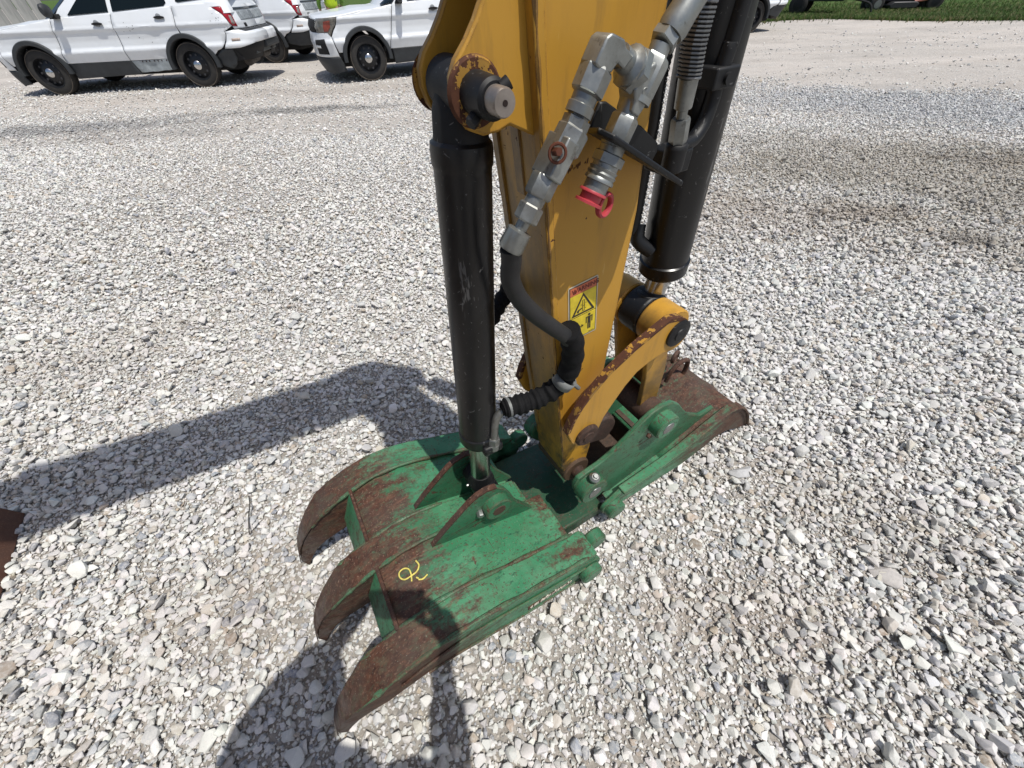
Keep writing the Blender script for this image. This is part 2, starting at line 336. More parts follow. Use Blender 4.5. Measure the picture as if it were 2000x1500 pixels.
# ---- links
near_link = [(.786, .634), (.798, .676), (.818, .715), (.845, .750), (.887, .791), (.954, .832), (1.016, .859), (1.048, .872), (1.083, .864), (1.112, .845), (1.130, .815), (1.137, .785), (1.120, .762), (1.095, .757), (1.062, .765), (1.022, .757), (.985, .742), (.955, .710), (.929, .668), (.904, .623), (.892, .576), (.876, .543), (.855, .535), (.832, .546), (.805, .58)]
for sv in (-1, 1):
    lk = F().prism(near_link, sv*.102, sv*.120).done('side_link', YEL, exc, bevel=.003)
    F().lathe((.850, sv*.118, .590), (.850, sv*.131, .590), [(0, .035), (.6, .035), (1, .030)], 28).lathe((.850, sv*.130, .590), (.850, sv*.134, .590), [(0, .018), (1, .016)], 20).done('pin_cap', RUSTG, lk)
    F().lathe((1.092, sv*.118, .815), (1.092, sv*.128, .815), [(0, .036), (.7, .036), (1, .031)], 28).lathe((1.092, sv*.127, .815), (1.092, sv*.131, .815), [(0, .018), (1, .016)], 20).done('pin_cap', BLKM, lk)
wl_ = near_link[:11]; cx_, cz_ = .99, .68
for sv in (-1, 1):
    ins = [(u+(cx_-u)*.045, z+(cz_-z)*.045) for u, z in wl_]; outs = [(u-(cx_-u)*.004, z-(cz_-z)*.004) for u, z in wl_]
    F().prism(outs+ins[::-1], sv*.1015, sv*.1207).done('worn_edge', LRUST, exc)
F().cyl((.850, -.101, .590), (.850, .101, .590), .032, 26).done('lower_link_pin', YEL_D, exc)
F().cyl((1.100, -.101, .805), (1.100, -.036, .805), .056, 30, .004).cyl((1.100, .034, .805), (1.100, .101, .805), .056, 30, .004).done('link_barrel', YEL, exc)
hl = F()
for sv in (-1, 1):
    hl.prism([(1.06, .80), (1.145, .80), (1.19, .60), (1.20, .47), (1.17, .40), (1.13, .42), (1.11, .60)], sv*.050, sv*.066)
hl.prism([(1.135, .78), (1.15, .78), (1.196, .60), (1.205, .48), (1.19, .48), (1.18, .60)], -.05, .05)
hlk = hl.done('bucket_link', YEL_D, exc, bevel=.003)
F().cyl((1.160, -.10, .44), (1.160, .10, .44), .046, 30, .004).done('lower_barrel', m_rust('brown_barrel', (.06, .04, .03)), hlk)
F().prism(arc((.99, .40), .07, -60, 200, 14), .0, .045).done('stop_lug', m_rust('greasy_lug', (.07, .06, .055)), exc, bevel=.008)

# ---- hydraulic fittings on the near face of the stick
fit = F()
A = [(.886, 1.377), (.864, 1.351), (.856, 1.343), (.852, 1.332), (.840, 1.308), (.831, 1.294), (.820, 1.281), (.812, 1.267), (.808, 1.254), (.801, 1.240), (.794, 1.220), (.781, 1.204), (.779, 1.196)]
def v3(p, v=.115): return (p[0], v, p[1])
F().lathe((.925, .118, 1.425), v3(A[1], .117), [(0, .0165), (.75, .0165), (.93, .0175), (1, .0155)], 24).done('hose_ferrule', ZINC, exc)
F().tube([(.925, .118, 1.425), (.95, .118, 1.48), (.96, .11, 1.7), (.94, .10, 2.1)], .0135, 14).done('hose', RUB, exc)
F().hex(v3(A[1]), v3(A[2]), .0165).lathe(v3(A[2]), v3((.851, 1.331)), [(0, .012), (1, .012)], 20).done('hose_nut', ZINC, exc)
F().hex((.851, .115, 1.333), (.832, .115, 1.297), .0185).lathe((.832, .115, 1.298), (.829, .115, 1.292), [(0, .0185), (1, .0185)], 22).done('swivel_nut', ZINC, exc)
tee = F().prism([(.836, 1.300), (.843, 1.306), (.852, 1.318), (.838, 1.330), (.826, 1.326), (.816, 1.318), (.811, 1.306), (.815, 1.296), (.812, 1.285), (.824, 1.278), (.833, 1.288)], .101, .130).done('tee_fitting', ZINC, exc, bevel=.0025)
F().torus((.828, .1302, 1.303), (0, 1, 0), .0045, .0008, 18, 6).done('stamped_mark', ZINC_D, tee)
F().lathe((.826, .115, 1.319), (.792, .117, 1.338), [(0, .016), (.15, .0205), (.50, .0205), (.55, .016), (.62, .0125), (1, .0125)], 22).done('side_nut', ZINC, exc)
F().hex((.823, .115, 1.3205), (.811, .116, 1.3275), .0235).done('union_nut', ZINC, exc)
elb = F().prism([(.747, 1.336), (.759, 1.356), (.766, 1.359), (.784, 1.353), (.788, 1.346), (.801, 1.338), (.789, 1.327), (.779, 1.334), (.771, 1.326), (.757, 1.328)], .104, .131).done('elbow_fitting', ZINC, exc, bevel=.0022)
F().hex((.763, .116, 1.331), (.750, .116, 1.308), .0190).lathe((.751, .116, 1.309), (.741, .116, 1.290), [(0, .0185), (.1, .0145), (.5, .0145), (.55, .016), (1, .016)], 22).done('swivel_nut', ZINC, exc)
F().lathe((.745, .116, 1.294), (.735, .116, 1.276), [(0, .013), (.35, .013), (.4, .0165), (1, .0165)], 6).hex((.738, .116, 1.278), (.722, .116, 1.256), .0195).done('hex_adapter', ZINC, exc)
F().prism([(.733, 1.264), (.716, 1.276), (.690, 1.238), (.707, 1.226)], .096, .136).done('check_valve_block', ZINC, exc, bevel=.002)
F().torus((.699, .1370, 1.263), (-.5, 1, .3), .0095, .0018, 18, 6).hex((.699, .130, 1.263), (.697, .143, 1.266), .0048).done('valve_tag_ring', m_plain('copper_rust', (.15, .048, .026), .6, .4), exc)
F().hex((.700, .116, 1.234), (.686, .116, 1.212), .0175).lathe((.687, .116, 1.213), (.679, .116, 1.202), [(0, .0125), (1, .0125)], 20).hex((.680, .116, 1.204), (.668, .116, 1.186), .0160).done('hex_adapter', ZINC, exc)
F().lathe((.669, .116, 1.188), (.647, .112, 1.152), [(0, .0085), (.3, .0085), (.36, .0165), (.93, .0175), (1, .016)], 12).done('hose_ferrule', ZINC, exc)
F().lathe((.826, .115, 1.292), (.818, .115, 1.276), [(0, .0135), (1, .0135)], 20).hex((.819, .115, 1.279), (.806, .115, 1.254), .0175).lathe((.807, .115, 1.256), (.799, .115, 1.234), [(0, .0175), (.3, .0175), (.35, .016), (1, .016)], 20).done('bulkhead_nut', ZINC, exc)
F().hex((.802, .115, 1.240), (.796, .115, 1.228), .021).done('lock_nut', ZINC, exc)
cp = F().lathe((.797, .115, 1.230), (.779, .115, 1.196), [(0, .0175), (.18, .0175), (.2, .0200), (.30, .0185), (.36, .0205), (.46, .019), (.52, .0205), (.60, .0205), (.62, .0165), (.94, .0165), (1, .0145)], 26)
cp.done('quick_coupler', m_zinc('grey_coupler', .62), exc)
rc = F().lathe((.780, .115, 1.199), (.772, .115, 1.184), [(0, .0185), (.12, .0195), (.2, .0195), (.25, .015), (.75, .015), (.8, .0195), (1, .0195)], 24)
rc.torus((.798, .121, 1.178), (.25, 1, 0), .0145, .0034, 24, 8, sq=1.5)
rc.done('dust_cap', RED, exc)
# bulkhead bracket bolted to the face
br = F()
br.prism([(.797, 1.258), (.804, 1.276), (.811, 1.288), (.822, 1.287), (.850, 1.272), (.848, 1.254), (.878, 1.239), (.884, 1.254), (.894, 1.250), (.936, 1.222), (.938, 1.210), (.928, 1.192)], .067, .074)
brk = br.done('bulkhead_bracket', BLKM, exc, bevel=.002)
lip = F()
ring = [(.795, .072, 1.256), (.770, .118, 1.268), (.778, .140, 1.263), (.905, .158, 1.190), (.925, .135, 1.183), (.932, .072, 1.190)]
up = Vector((.35, 0, .94))*.007
lip.rings([[Vector(p) for p in ring], [Vector(p)+up for p in ring]])
lip.done('bracket_lip', m_black('worn_black', .7, .5), brk, bevel=.002)
# hoses down to the thumb cylinder
F().tube([(.648, .112, 1.154), (.650, .110, 1.135), (.650, .106, 1.102), (.667, .104, 1.061), (.697, .103, 1.019), (.733, .104, .978), (.768, .104, .939), (.785, .100, .905)], .0145, 16).done('hose', RUB, exc)
F().tube([(.770, .101, .953), (.782, .101, .928), (.792, .098, .890), (.797, .092, .850), (.793, .087, .815)], .022, 18, 16, rfun=lambda t: .0225+.0012*math.sin(t*24)).done('hose_sleeve', SLEEVE, exc)
F().tube([(.800, .080, .815), (.795, .076, .790), (.770, .072, .765), (.735, .066, .752), (.700, .060, .750), (.660, .052, .752), (.648, .05, .752)], .022, 20, 24, rfun=lambda t: .0225+.0019*math.sin(t*88+2.5*math.sin(t*9))+.0015*math.sin(t*37+1)-(.009*max(0, t-.80)/.20)).done('hose_sleeve', SLEEVE, exc)
F().lathe((.797, .085, .800), (.785, .079, .780), [(0, .0250), (1, .0250)], 24, False).done('hose_clamp', CLAMP, exc, solid=.002)
F().tube([(.802, .096, .790), (.812, .100, .776), (.818, .102, .768)], .005, 10, 3).done('clamp_tail', CLAMP, exc)
F().lathe((.668, .053, .751), (.662, .052, .751), [(0, .0225), (1, .0225)], 22).done('cable_tie', CLAMP, exc)
F().tube([(.760, -.072, .975), (.745, -.078, .945), (.720, -.075, .92), (.690, -.06, .905), (.65, -.052, .90)], .017, 14, rfun=lambda t: .017+.002*math.sin(t*40)).done('hose_sleeve', SLEEVE, exc)
# ---- warning decal on the near face
SV = SW+.0006
dec = F(); q = [(.792, 1.014), (.861, 1.021), (.878, .884), (.806, .880)]
def dq(s, t):  # s across 0..1, t down 0..1
    a = Vector(q[0]).lerp(Vector(q[1]), s); b = Vector(q[3]).lerp(Vector(q[2]), s); r = a.lerp(b, t); return (r.x, r.y)
def dpoly(pts, h0, h1): return F().prism([dq(*p) for p in pts], SV+h0, SV+h1)
INK = m_plain('decal_ink', (.035, .03, .018), .5, 0, .3); DY = m_plain('decal_yellow', (.78, .60, .035), .45, 0, .2, 40); DO = m_plain('decal_orange', (.62, .16, .07), .5, 0, .2, 40); DWH = m_plain('decal_edge', (.62, .55, .42), .5)
decal = dpoly([(0, .02), (.03, 0), (.97, 0), (1, .02), (1, .98), (.97, 1), (.03, 1), (0, .98)], 0, .0005).done('warning_sticker', DWH, exc)
dpoly([(.035, .02), (.965, .02), (.965, .98), (.035, .98)], .0004, .0008).done('sticker_border', INK, decal)
dpoly([(.06, .165), (.94, .165), (.94, .555), (.06, .555)], .0007, .0011).done('hazard_panel', DY, decal)
dpoly([(.06, .570), (.94, .570), (.94, .968), (.06, .968)], .0007, .0011).done('distance_panel', DY, decal)
dpoly([(.06, .032), (.94, .032), (.94, .160), (.06, .160)], .0007, .0011).done('warning_band', DO, decal)
tri = F(); O3 = [(.50, .175), (.90, .535), (.10, .535)]; I3 = [(.50, .225), (.80, .508), (.20, .508)]
for i in range(3):
    j = (i+1) % 3; tri.prism([dq(*O3[i]), dq(*O3[j]), dq(*I3[j]), dq(*I3[i])], SV+.001, SV+.0015)
tri.done('hazard_triangle', INK, decal)
ic = F()
def rect(b, s0, t0, s1, t1): b.prism([dq(s0, t0), dq(s1, t0), dq(s1, t1), dq(s0, t1)], SV+.001, SV+.0015)
for a in ((.47, .30, .485, .49), (.53, .30, .545, .49), (.47, .30, .545, .305), (.485, .40, .56, .405), (.48, .485, .55, .49), (.42, .37, .45, .378), (.58, .36, .61, .368), (.40, .43, .47, .437), (.56, .45, .60, .457)): rect(ic, *a)
ic.prism([dq(.28, .46), dq(.33, .44), (dq(.45, .43)), dq(.46, .445), dq(.36, .465), dq(.34, .50), dq(.32, .49), dq(.30, .49)], SV+.001, SV+.0015)
ic.done('crush_pictogram', INK, decal)
pp = F()
pp.prism([dq(.72+.045*math.cos(a*.52), .612+.022*math.sin(a*.52)) for a in range(12)], SV+.001, SV+.0015)
rect(pp, .665, .645, .775, .77); rect(pp, .60, .645, .665, .66); rect(pp, .60, .645, .635, .76); rect(pp, .775, .645, .84, .66); rect(pp, .805, .645, .84, .76); rect(pp, .665, .77, .712, .885); rect(pp, .728, .77, .775, .885)
pp.done('person_pictogram', INK, decal)
ar = F(); rect(ar, .30, .766, .50, .776); und = F()
for s0, d in ((.27, 1), (.53, -1)): ar.prism([dq(s0, .771), dq(s0+.09*d, .740), dq(s0+.07*d, .771), dq(s0+.09*d, .802)], SV+.001, SV+.0015)
rect(und, .70, .945, .90, .951); und.done('small_print', INK, decal)
ar.done('arrow_pictogram', INK, decal)
def text(s, size, name, mat, parent, origin, xdir, ydir, ext=.0002, bold=0.0, shear=0):
    c = bpy.data.curves.new(name, 'FONT'); c.body = s; c.size = size; c.extrude = ext; c.align_x = 'CENTER'; c.align_y = 'CENTER'; c.offset = bold; c.shear = shear; c.space_character = 1.05
    o = bpy.data.objects.new(name, c); COL.objects.link(o)
    dg = bpy.context.evaluated_depsgraph_get(); me = bpy.data.meshes.new_from_object(o.evaluated_get(dg)); bpy.data.objects.remove(o); o = bpy.data.objects.new(name, me); COL.objects.link(o); me.materials.clear(); me.materials.append(mat); o.parent = parent
    x = Vector(xdir).normalized(); y = Vector(ydir); y = (y-x*y.dot(x)).normalized(); z = x.cross(y)
    o.matrix_local = Matrix(((x.x, y.x, z.x, origin[0]), (x.y, y.y, z.y, origin[1]), (x.z, y.z, z.z, origin[2]), (0, 0, 0, 1)))
    return o
tx = dq(.57, .095); xd = Vector((.069, 0, .007))
text('WARNING', .0125, 'warning_text', m_plain('decal_red_ink', (.16, .02, .012), .5), decal, (tx[0], -(SV+.0014), tx[1]), xd, (0, 0, 1), bold=.0003)
F().prism([dq(.20, .055), dq(.255, .135), dq(.145, .135)], SV+.001, SV+.0014).done('alert_symbol', m_plain('decal_red_ink2', (.16, .02, .012), .5), decal)
# scraped paint marks under the valve
mk = F()
for k in range(16):
    u0 = .756+k*.0033+random.uniform(-.0006, .0006); z0 = 1.2135+.0003*k+random.uniform(-.003, .003)*(1 if k < 11 else 2.0); h = random.uniform(.003, .008)
    if k in (12, 13): continue
    mk.prism([(u0, z0-h/2), (u0+random.uniform(.0010, .0026), z0-h/2+.001), (u0+.0022, z0+h/2), (u0+.0005, z0+h/2-.001)], SW+.0002, SW+.0006)
mk.done('paint_chips', m_plain('chip_brown', (.09, .028, .012), .8), stick)

# ------------------------------------------------------------------ thumb jaw of the grapple
T = [(-.012, .0), (-.006, .05), (.015, .12), (.04, .175), (.08, .235), (.15, .303), (.23, .345), (.33, .365), (.41, .358), (.47, .338), (.55, .303), (.65, .262), (.78, .213), (.84, .185)]
Bt = [(-.002, .0), (.02, .045), (.06, .10), (.12, .150), (.23, .182), (.33, .168), (.42, .130), (.53, .080), (.66, .040), (.78, .022), (.84, .025)]
us = [-.002, .01, .03, .06, .10, .15, .20, .26, .33, .40, .47, .55, .65, .72, .78, .82]
def tine(v0, v1, name, parent, umax=.83, cap=True):
    c = (v0+v1)/2; b = F(); rs = []
    for u in us:
        if u > umax: break
        k = min(1, .30+max(0, u)/.16*.70); h = (v1-v0)/2*k; zt = interp(T, u)-.008; zb = min(interp(Bt, u), zt-.012)
        s = min(1, max(0, u)/.1)
        rs.append([(u, c-h, zb), (u+.0, c+h, zb), (u-.006*(1-s), c+h, zt), (u-.006*(1-s), c-h, zt)])
    b.rings(rs); o = b.done(name, GRN, parent, bevel=.004)
    # wear strip capping the tine, a little wider and proud
    if cap:
        b = F(); rs = []
        for u in us:
            if u > min(umax, .83): break
            k = min(1, .34+max(0, u)/.16*.66); h = (v1-v0)/2*k+.0035; zt = interp(T, u)
            rs.append([(u-.008, c-h, zt-.010), (u-.008, c+h, zt-.010), (u-.008, c+h, zt), (u-.008, c-h, zt)])
        b.rings(rs); b.done('wear_strip', GRN, o, bevel=.003)
    return o
jaw = F().prism([(.246, interp(T, .246)-.013)]+[(u, interp(T, u)-.013) for u in us if .26 <= u <= .72]+[(.772, .204), (.772, .184)]+[(u, interp(T, u)-.033) for u in reversed(us) if .26 <= u <= .72]+[(.246, interp(T, .246)-.03)], .036, .208).done('thumb_plate', GRN, grap, bevel=.002)
F().prism([(.246, interp(T, .246)-.013)]+[(u, interp(T, u)-.013) for u in us if .26 <= u <= .66]+[(.695, .230), (.695, .21)]+[(u, interp(T, u)-.033) for u in reversed(us) if .26 <= u <= .66]+[(.246, interp(T, .246)-.03)], -.222, -.036).done('thumb_plate', GRN, grap, bevel=.002)
near = tine(.205, .285, 'tine', grap); mid = tine(-.040, .040, 'tine', grap, .73); far = tine(-.302, -.222, 'tine', grap)
BEAD = m_green('rusty_bead', 1.0, tip=False); LIP = m_green('worn_lip', .75, tip=False, k=.85)
# front lips between the tines
for v0, v1 in ((.04, .205), (-.222, -.04)):
    F().rings([[(.252, v, .352), (.244, v, .346), (.186, v, .222), (.206, v, .214)] for v in (v0, v1)]).done('front_lip', LIP, grap, bevel=.003)
    F().cyl((.249, v0, .350), (.249, v1, .350), .0055, 8).done('weld_bead', RUST, grap)
# outer flange strips on the side faces
for sv, vv in ((1, .285), (-1, -.302)):
    up = [(u, interp(T, u)-.085+.02*max(0, (.4-u))) for u in us if .20 <= u <= .80]; lo = [(u, z-.012) for u, z in reversed(up)]
    F().prism(up+lo, vv, vv+sv*.007).done('side_rib', GRN, grap, bevel=.003)
    bu = [(u, interp(Bt, u)+.012) for u in us if .20 <= u <= .80]; bl = [(u, max(.008, z-.014)) for u, z in reversed(bu)]
    F().tube([(u, vv+sv*.001, max(.010, interp(Bt, u)+.003)) for u in us if .22 <= u <= .78], .0038, 8, 3).done('lower_weld', BEAD, grap)
# hinge knuckles
for sv, vo, vi in ((1, .285, .205), (-1, -.302, -.222)):
    F().prism(arc((.80, .100), .052, -100, 60, 12)+[(.76, .19), (.74, .06)], vi+sv*.0, vi+sv*.016).done('hinge_plate', GRNP, grap, bevel=.003)
    F().prism(arc((.80, .085), .047, -100, 60, 12)+[(.75, .17), (.72, .05)], vo-sv*.014, vo+sv*.002).done('hinge_plate', GRNP, grap, bevel=.003)
    F().cyl((.795, vo, .088), (.795, vo+sv*.030, .088), .039, 30, .005).done('hinge_barrel', GRNP, grap)
    F().cyl((.862, vi+sv*.004, .118), (.862, vi+sv*.045, .118), .037, 30, .004).done('hinge_barrel', GRNP, grap)
F().prism([(.70, .035), (.98, .040), (.98, .085), (.90, .10), (.72, .12)], -.20, .150).done('centre_plate', m_green('green_cavity_shade', .5, tip=False, k=.30), grap, bevel=.006)  # green darkened to paint in the shade of the cavity between the jaws
for v0, v1 in ((.205, .285), (-.040, .040), (-.302, -.222)):   # rusty weld beads along the tine edges
    for ve in (v0-.002, v1+.002):
        if abs(ve) > .295: continue
        pb_ = []
        for u in us:
            if .10 <= u <= (.52 if abs(v0+v1) < .01 else .80):
                k = min(1, .34+u/.16*.66); c_ = (v0+v1)/2; pb_.append((u, c_+(ve-c_)*k, interp(T, u)-.0035))
        F().tube(pb_, .0048, 8, 3, rfun=lambda t: .0058+.0012*math.sin(t*150)+.0009*math.sin(t*61)).done('weld_bead', BEAD, grap)
# lugs for the thumb cylinder
for sv in (-1, 1):
    v0 = .058 if sv > 0 else -.056
    lg = F().prism([(.398, .354), (.430, .388), (.470, .424), (.520, .466), (.545, .480), (.575, .485), (.605, .474), (.630, .440), (.645, .395), (.662, .335), (.700, .262), (.720, .225), (.60, .25), (.50, .30)], v0, v0+sv*.014).done('cylinder_lug', GRNP, grap, bevel=.002)
    # rust brown worn edge strip
    F().prism([(.396, .353), (.430, .390), (.470, .4265), (.520, .4685), (.545, .4825), (.575, .4875), (.605, .476), (.602, .470), (.575, .481), (.545, .476), (.520, .462), (.470, .420), (.430, .384)], v0-sv*.0006, v0+sv*.0146).done('worn_edge', m_rust('edge_rust') if sv > 0 else bpy.data.materials['edge_rust'] if 'edge_rust' in bpy.data.materials else RUST, lg)
    F().lathe((.592, v0+sv*.013, .405), (.592, v0+sv*.042, .405), [(0, .040), (.9, .040), (1, .037)], 30).done('pin_boss', GRNP, lg)
    F().lathe((.592, v0+sv*.040, .405), (.592, v0+sv*.0435, .405), [(0, .021), (1, .019)], 24).done('pin_end', m_rust('pin_rust', (.06, .035, .025)), lg)
    F().hex((.545, v0+sv*.012, .402), (.541, v0+sv*.030, .402), .010).done('lock_bolt', ZINC, lg)
F().cyl((.592, -.07, .405), (.592, .07, .405), .0195, 20).done('lug_pin', RUSTG, grap)

# ---- rear jaw
T2 = [(.96, .118), (1.03, .168), (1.23, .186), (1.30, .204), (1.44, .260), (1.52, .290), (1.60, .262), (1.67, .200), (1.735, .115), (1.80, .010)]
B2 = [(.96, .070), (1.155, .060), (1.37, .048), (1.50, .075), (1.555, .105), (1.63, .090), (1.70, .045), (1.80, .0)]
u2 = [.96, 1.03, 1.10, 1.16, 1.23, 1.30, 1.37, 1.44, 1.49, 1.53, 1.57, 1.61, 1.65, 1.69, 1.73, 1.765, 1.80]
for sv in (-1, 1):
    out = arc((1.0, .095), .048, 110, 270, 10)[::-1]
    out = [(u, interp(T2, u)) for u in u2[1:]] + [(u, interp(B2, u)) for u in reversed(u2[1:])] + arc((1.0, .098), .045, 270, 110, 10)
    sp_ = F().prism(out, sv*.150, sv*.168).done('jaw_side_plate', GRN2, grap, bevel=.003)
    fl = F(); rs = []
    for u in u2[1:]:
        z = interp(T2, u)*1.0; rs.append([(u, sv*.145, z-.004), (u, sv*.180, z-.004), (u, sv*.180, z+.008), (u, sv*.145, z+.008)])
    fl.rings(rs).done('top_flange', GRN2, sp_, bevel=.003)
    F().cyl((1.0, sv*.160, .098), (1.0, sv*.198, .098), .038, 30, .005).done('hinge_barrel', GRNP, sp_)
    er = F().prism([(.842, .300), (.838, .340), (.850, .365), (.885, .372), (.93, .378), (.975, .398), (1.03, .440), (1.07, .480), (1.11, .505), (1.15, .512), (1.20, .497), (1.24, .462), (1.28, .410), (1.33, .352), (1.42, .285), (1.50, .28), (1.49, .20), (1.30, .17), (1.1, .14), (1.02, .12), (.98, .15), (.945, .225), (.925, .262), (.90, .258), (.868, .262)], sv*.108, sv*.126).done('jaw_ear', GRNP, grap, bevel=.004)
    F().prism([(.99, .12), (1.30, .20), (1.46, .255), (1.46, .235), (1.30, .18), (1.0, .10)], sv*.12, sv*.152).done('ear_gusset', GRN2, er)
    F().lathe((.888, sv*.125, .31), (.888, sv*.166, .31), [(0, .050), (.9, .050), (1, .047)], 32).done('pin_boss', GRNP, er)
    F().lathe((.888, sv*.164, .31), (.888, sv*.168, .31), [(0, .0245), (1, .0225)], 26).done('pin_end', ZINC_D, er)
    F().lathe((1.158, sv*.125, .44), (1.158, sv*.164, .44), [(0, .046), (.9, .046), (1, .043)], 32).done('pin_boss', m_green('green_worn', .35, tip=False) if sv < 0 else bpy.data.materials['green_worn'], er)
    F().lathe((1.158, sv*.162, .44), (1.158, sv*.166, .44), [(0, .0245), (1, .022)], 26).done('pin_end', ZINC_D, er)
    F().lathe((.890, sv*.146, .357), (.889, sv*.152, .385), [(0, .013), (.35, .013), (.45, .0165), (.75, .0165), (1, .010)], 14).hex((.889, sv*.152, .383), (.889, sv*.154, .392), .008).done('lock_bolt', ZINC, er)
    F().lathe((1.110, sv*.140, .415), (1.100, sv*.142, .412), [(0, .008), (1, .006)], 12).done('lock_bolt', RUST, er)
F().cyl((.888, -.15, .31), (.888, .15, .31), .0235, 24).cyl((1.158, -.15, .44), (1.158, .15, .44), .0235, 24).done('jaw_pins', RUSTG, grap)
# curved skin of the rear jaw with a worn wavy lip
sk = F(); rs = []; vv = [(-.172+.344*k/22) for k in range(23)]
for u in u2[4:]:
    row = []
    for v in vv:
        w = 0
        if u > 1.62:
            t = (u-1.62)/.18; w = t*(.030*math.sin(v*41+1)+.016*math.sin(v*90)+.012*math.sin(v*23+2)-.015)
        uu = u+w; row.append((uu, v, interp(T2, min(u+max(0, w)*.3, 1.8))-.004))
    rs.append(row)
V = [sk.verts(r) for r in rs]
for a, b in zip(V[:-1], V[1:]):
    for i in range(len(vv)-1): sk.face([a[i], a[i+1], b[i+1], b[i]])
F().prism([(.98, .045), (1.26, .05), (1.26, .19), (1.24, .19), (1.22, .075), (.98, .065)], -.106, .106).done('jaw_floor', m_rust('rusty_floor_shade', (.05, .045, .035)), grap)  # dark rusty sheet added to paint the shade inside the jaw opening
sk.done('jaw_skin', m_green('green_rusty_skin', .58), grap, smooth=50, solid=.016)
F().torus((1.500, -.095, .365), (.3, 1, 0), .022, .008, 20, 8).done('hook_eye', RUST, grap)
F().tube([(1.44, -.060, .29), (1.45, -.060, .34), (1.485, -.058, .372), (1.53, -.058, .36), (1.545, -.06, .31), (1.54, -.06, .27)], .009, 10).done('chain_hook', RUST, grap)

# ---- marks on the near half of the thumb plate: a chalk figure and a worn stencil
def top(u): return interp(T, u)-.013+.0012
chalk = m_plain('yellow_chalk', (.78, .66, .16), .9, 0, .35, 120)
c = F()
for pts in ([(.344, .080), (.347, .094), (.338, .106), (.320, .109), (.302, .107), (.293, .095), (.296, .083), (.309, .081), (.320, .090), (.321, .106), (.316, .122)], [(.333, .128), (.343, .132), (.357, .128)], [(.330, .120), (.334, .126)]):
    P = [Vector((u, v, top(u)+.0015)) for u, v in pts]; c.tube(P, .0020, 6, 5)
c.done('chalk_mark', chalk, jaw)
st = F(); random.seed(3)
cols = m_plain('worn_stencil_white', (.80, .76, .62), .8, 0, .3, 90)
F().prism([(.565, .092), (.745, .056), (.745, .078), (.565, .130)], .2845, .2862).done('stencil_patch', m_rust('stencil_rust'), near)
for k in range(17):
    u0 = .575+k*.0098; z0 = .108-.00023*1000*(u0-.575)*.9; h = .027
    for j in range(2):
        a = random.uniform(0, .007); s0 = random.uniform(-.003, .005); w = random.uniform(.0028, .0055)
        zz = z0+random.uniform(-.006, .006)
        if random.random() < .92: st.prism([(u0+a, zz-h*.4), (u0+a+w, zz-h*.35), (u0+a+s0+w, zz+h*.3), (u0+a+s0, zz+h*.25)], .2855, .2868)
st.done('stencil_letters', cols, near)

# ------------------------------------------------------------------ rest of the excavator, left of the frame
bl = [(-2.5, 1.25), (-2.25, 1.9), (-1.7, 2.75), (-1.1, 3.22), (-.7, 3.28), (0.0, 3.06), (.55, 2.90), (.86, 2.76), (.90, 2.60), (.80, 2.48), (.62, 2.50), (.30, 2.58), (-.20, 2.70), (-.70, 2.78), (-1.05, 2.70), (-1.5, 2.30), (-1.95, 1.5), (-2.1, 1.15)]
F().prism(bl, -.10, .10).done('boom', YEL, exc, bevel=.01)
F().cyl((.80, -.13, 2.52), (.80, .13, 2.52), .075, 24).done('boom_pin', RUSTG, exc)
F().cyl((.82, 0, 2.95), (-.55, 0, 3.42), .055, 20).cyl((.0, 0, 3.2), (.82, 0, 2.95), .03, 16).done('stick_cylinder', BLK, exc)
F().cyl((-1.2, .16, 2.4), (-2.0, .16, 1.0), .06, 20).done('boom_cylinder', BLK, exc)
F().prism([(-4.0, .72), (-2.2, .72), (-2.1, 1.2), (-2.2, 1.55), (-3.9, 1.6), (-4.15, 1.3)], -.85, .85).done('house', YEL, exc, bevel=.08)
F().prism([(-3.35, 1.3), (-2.35, 1.3), (-2.42, 2.3), (-2.6, 2.62), (-3.35, 2.62)], -.85, .05).done('cab', BLKM, exc, bevel=.04)
glass = m_plain('cab_glass', (.02, .03, .03), .06, 0, .1)
F().prism([(-3.25, 1.55), (-2.45, 1.5), (-2.52, 2.25), (-2.65, 2.5), (-3.25, 2.5)], -.856, .056).done('cab_window', glass, exc, bevel=.01)
for sv in (-1, 1):
    trk = arc((-1.95, .32), .30, 90, -90, 10)+arc((-3.85, .32), .30, 270, 90, 10)
    tr = F().prism(trk, sv*.62, sv*1.0).done('track', RUB, exc, bevel=.02)
    F().cyl((-1.95, sv*1.0, .32), (-1.95, sv*1.02, .32), .2, 24).done('track_wheel', BLKM, tr); F().cyl((-3.85, sv*1.0, .32), (-3.85, sv*1.02, .32), .2, 24).done('track_wheel', BLKM, tr)
F().prism([(-3.7, .3), (-1.5, .28), (-1.1, .22), (-1.1, .15), (-3.7, .2)], -.30, .30).done('undercarriage', BLKM, exc)
F().prism([(-.925, .012), (-.95, .10), (-.995, .22), (-1.005, .38), (-1.03, .38), (-1.02, .20), (-.98, .10), (-.95, .012)], -1.055, 1.055).done('dozer_blade', m_rust('brown_blade_steel', (.14, .065, .042)), exc, bevel=.004)
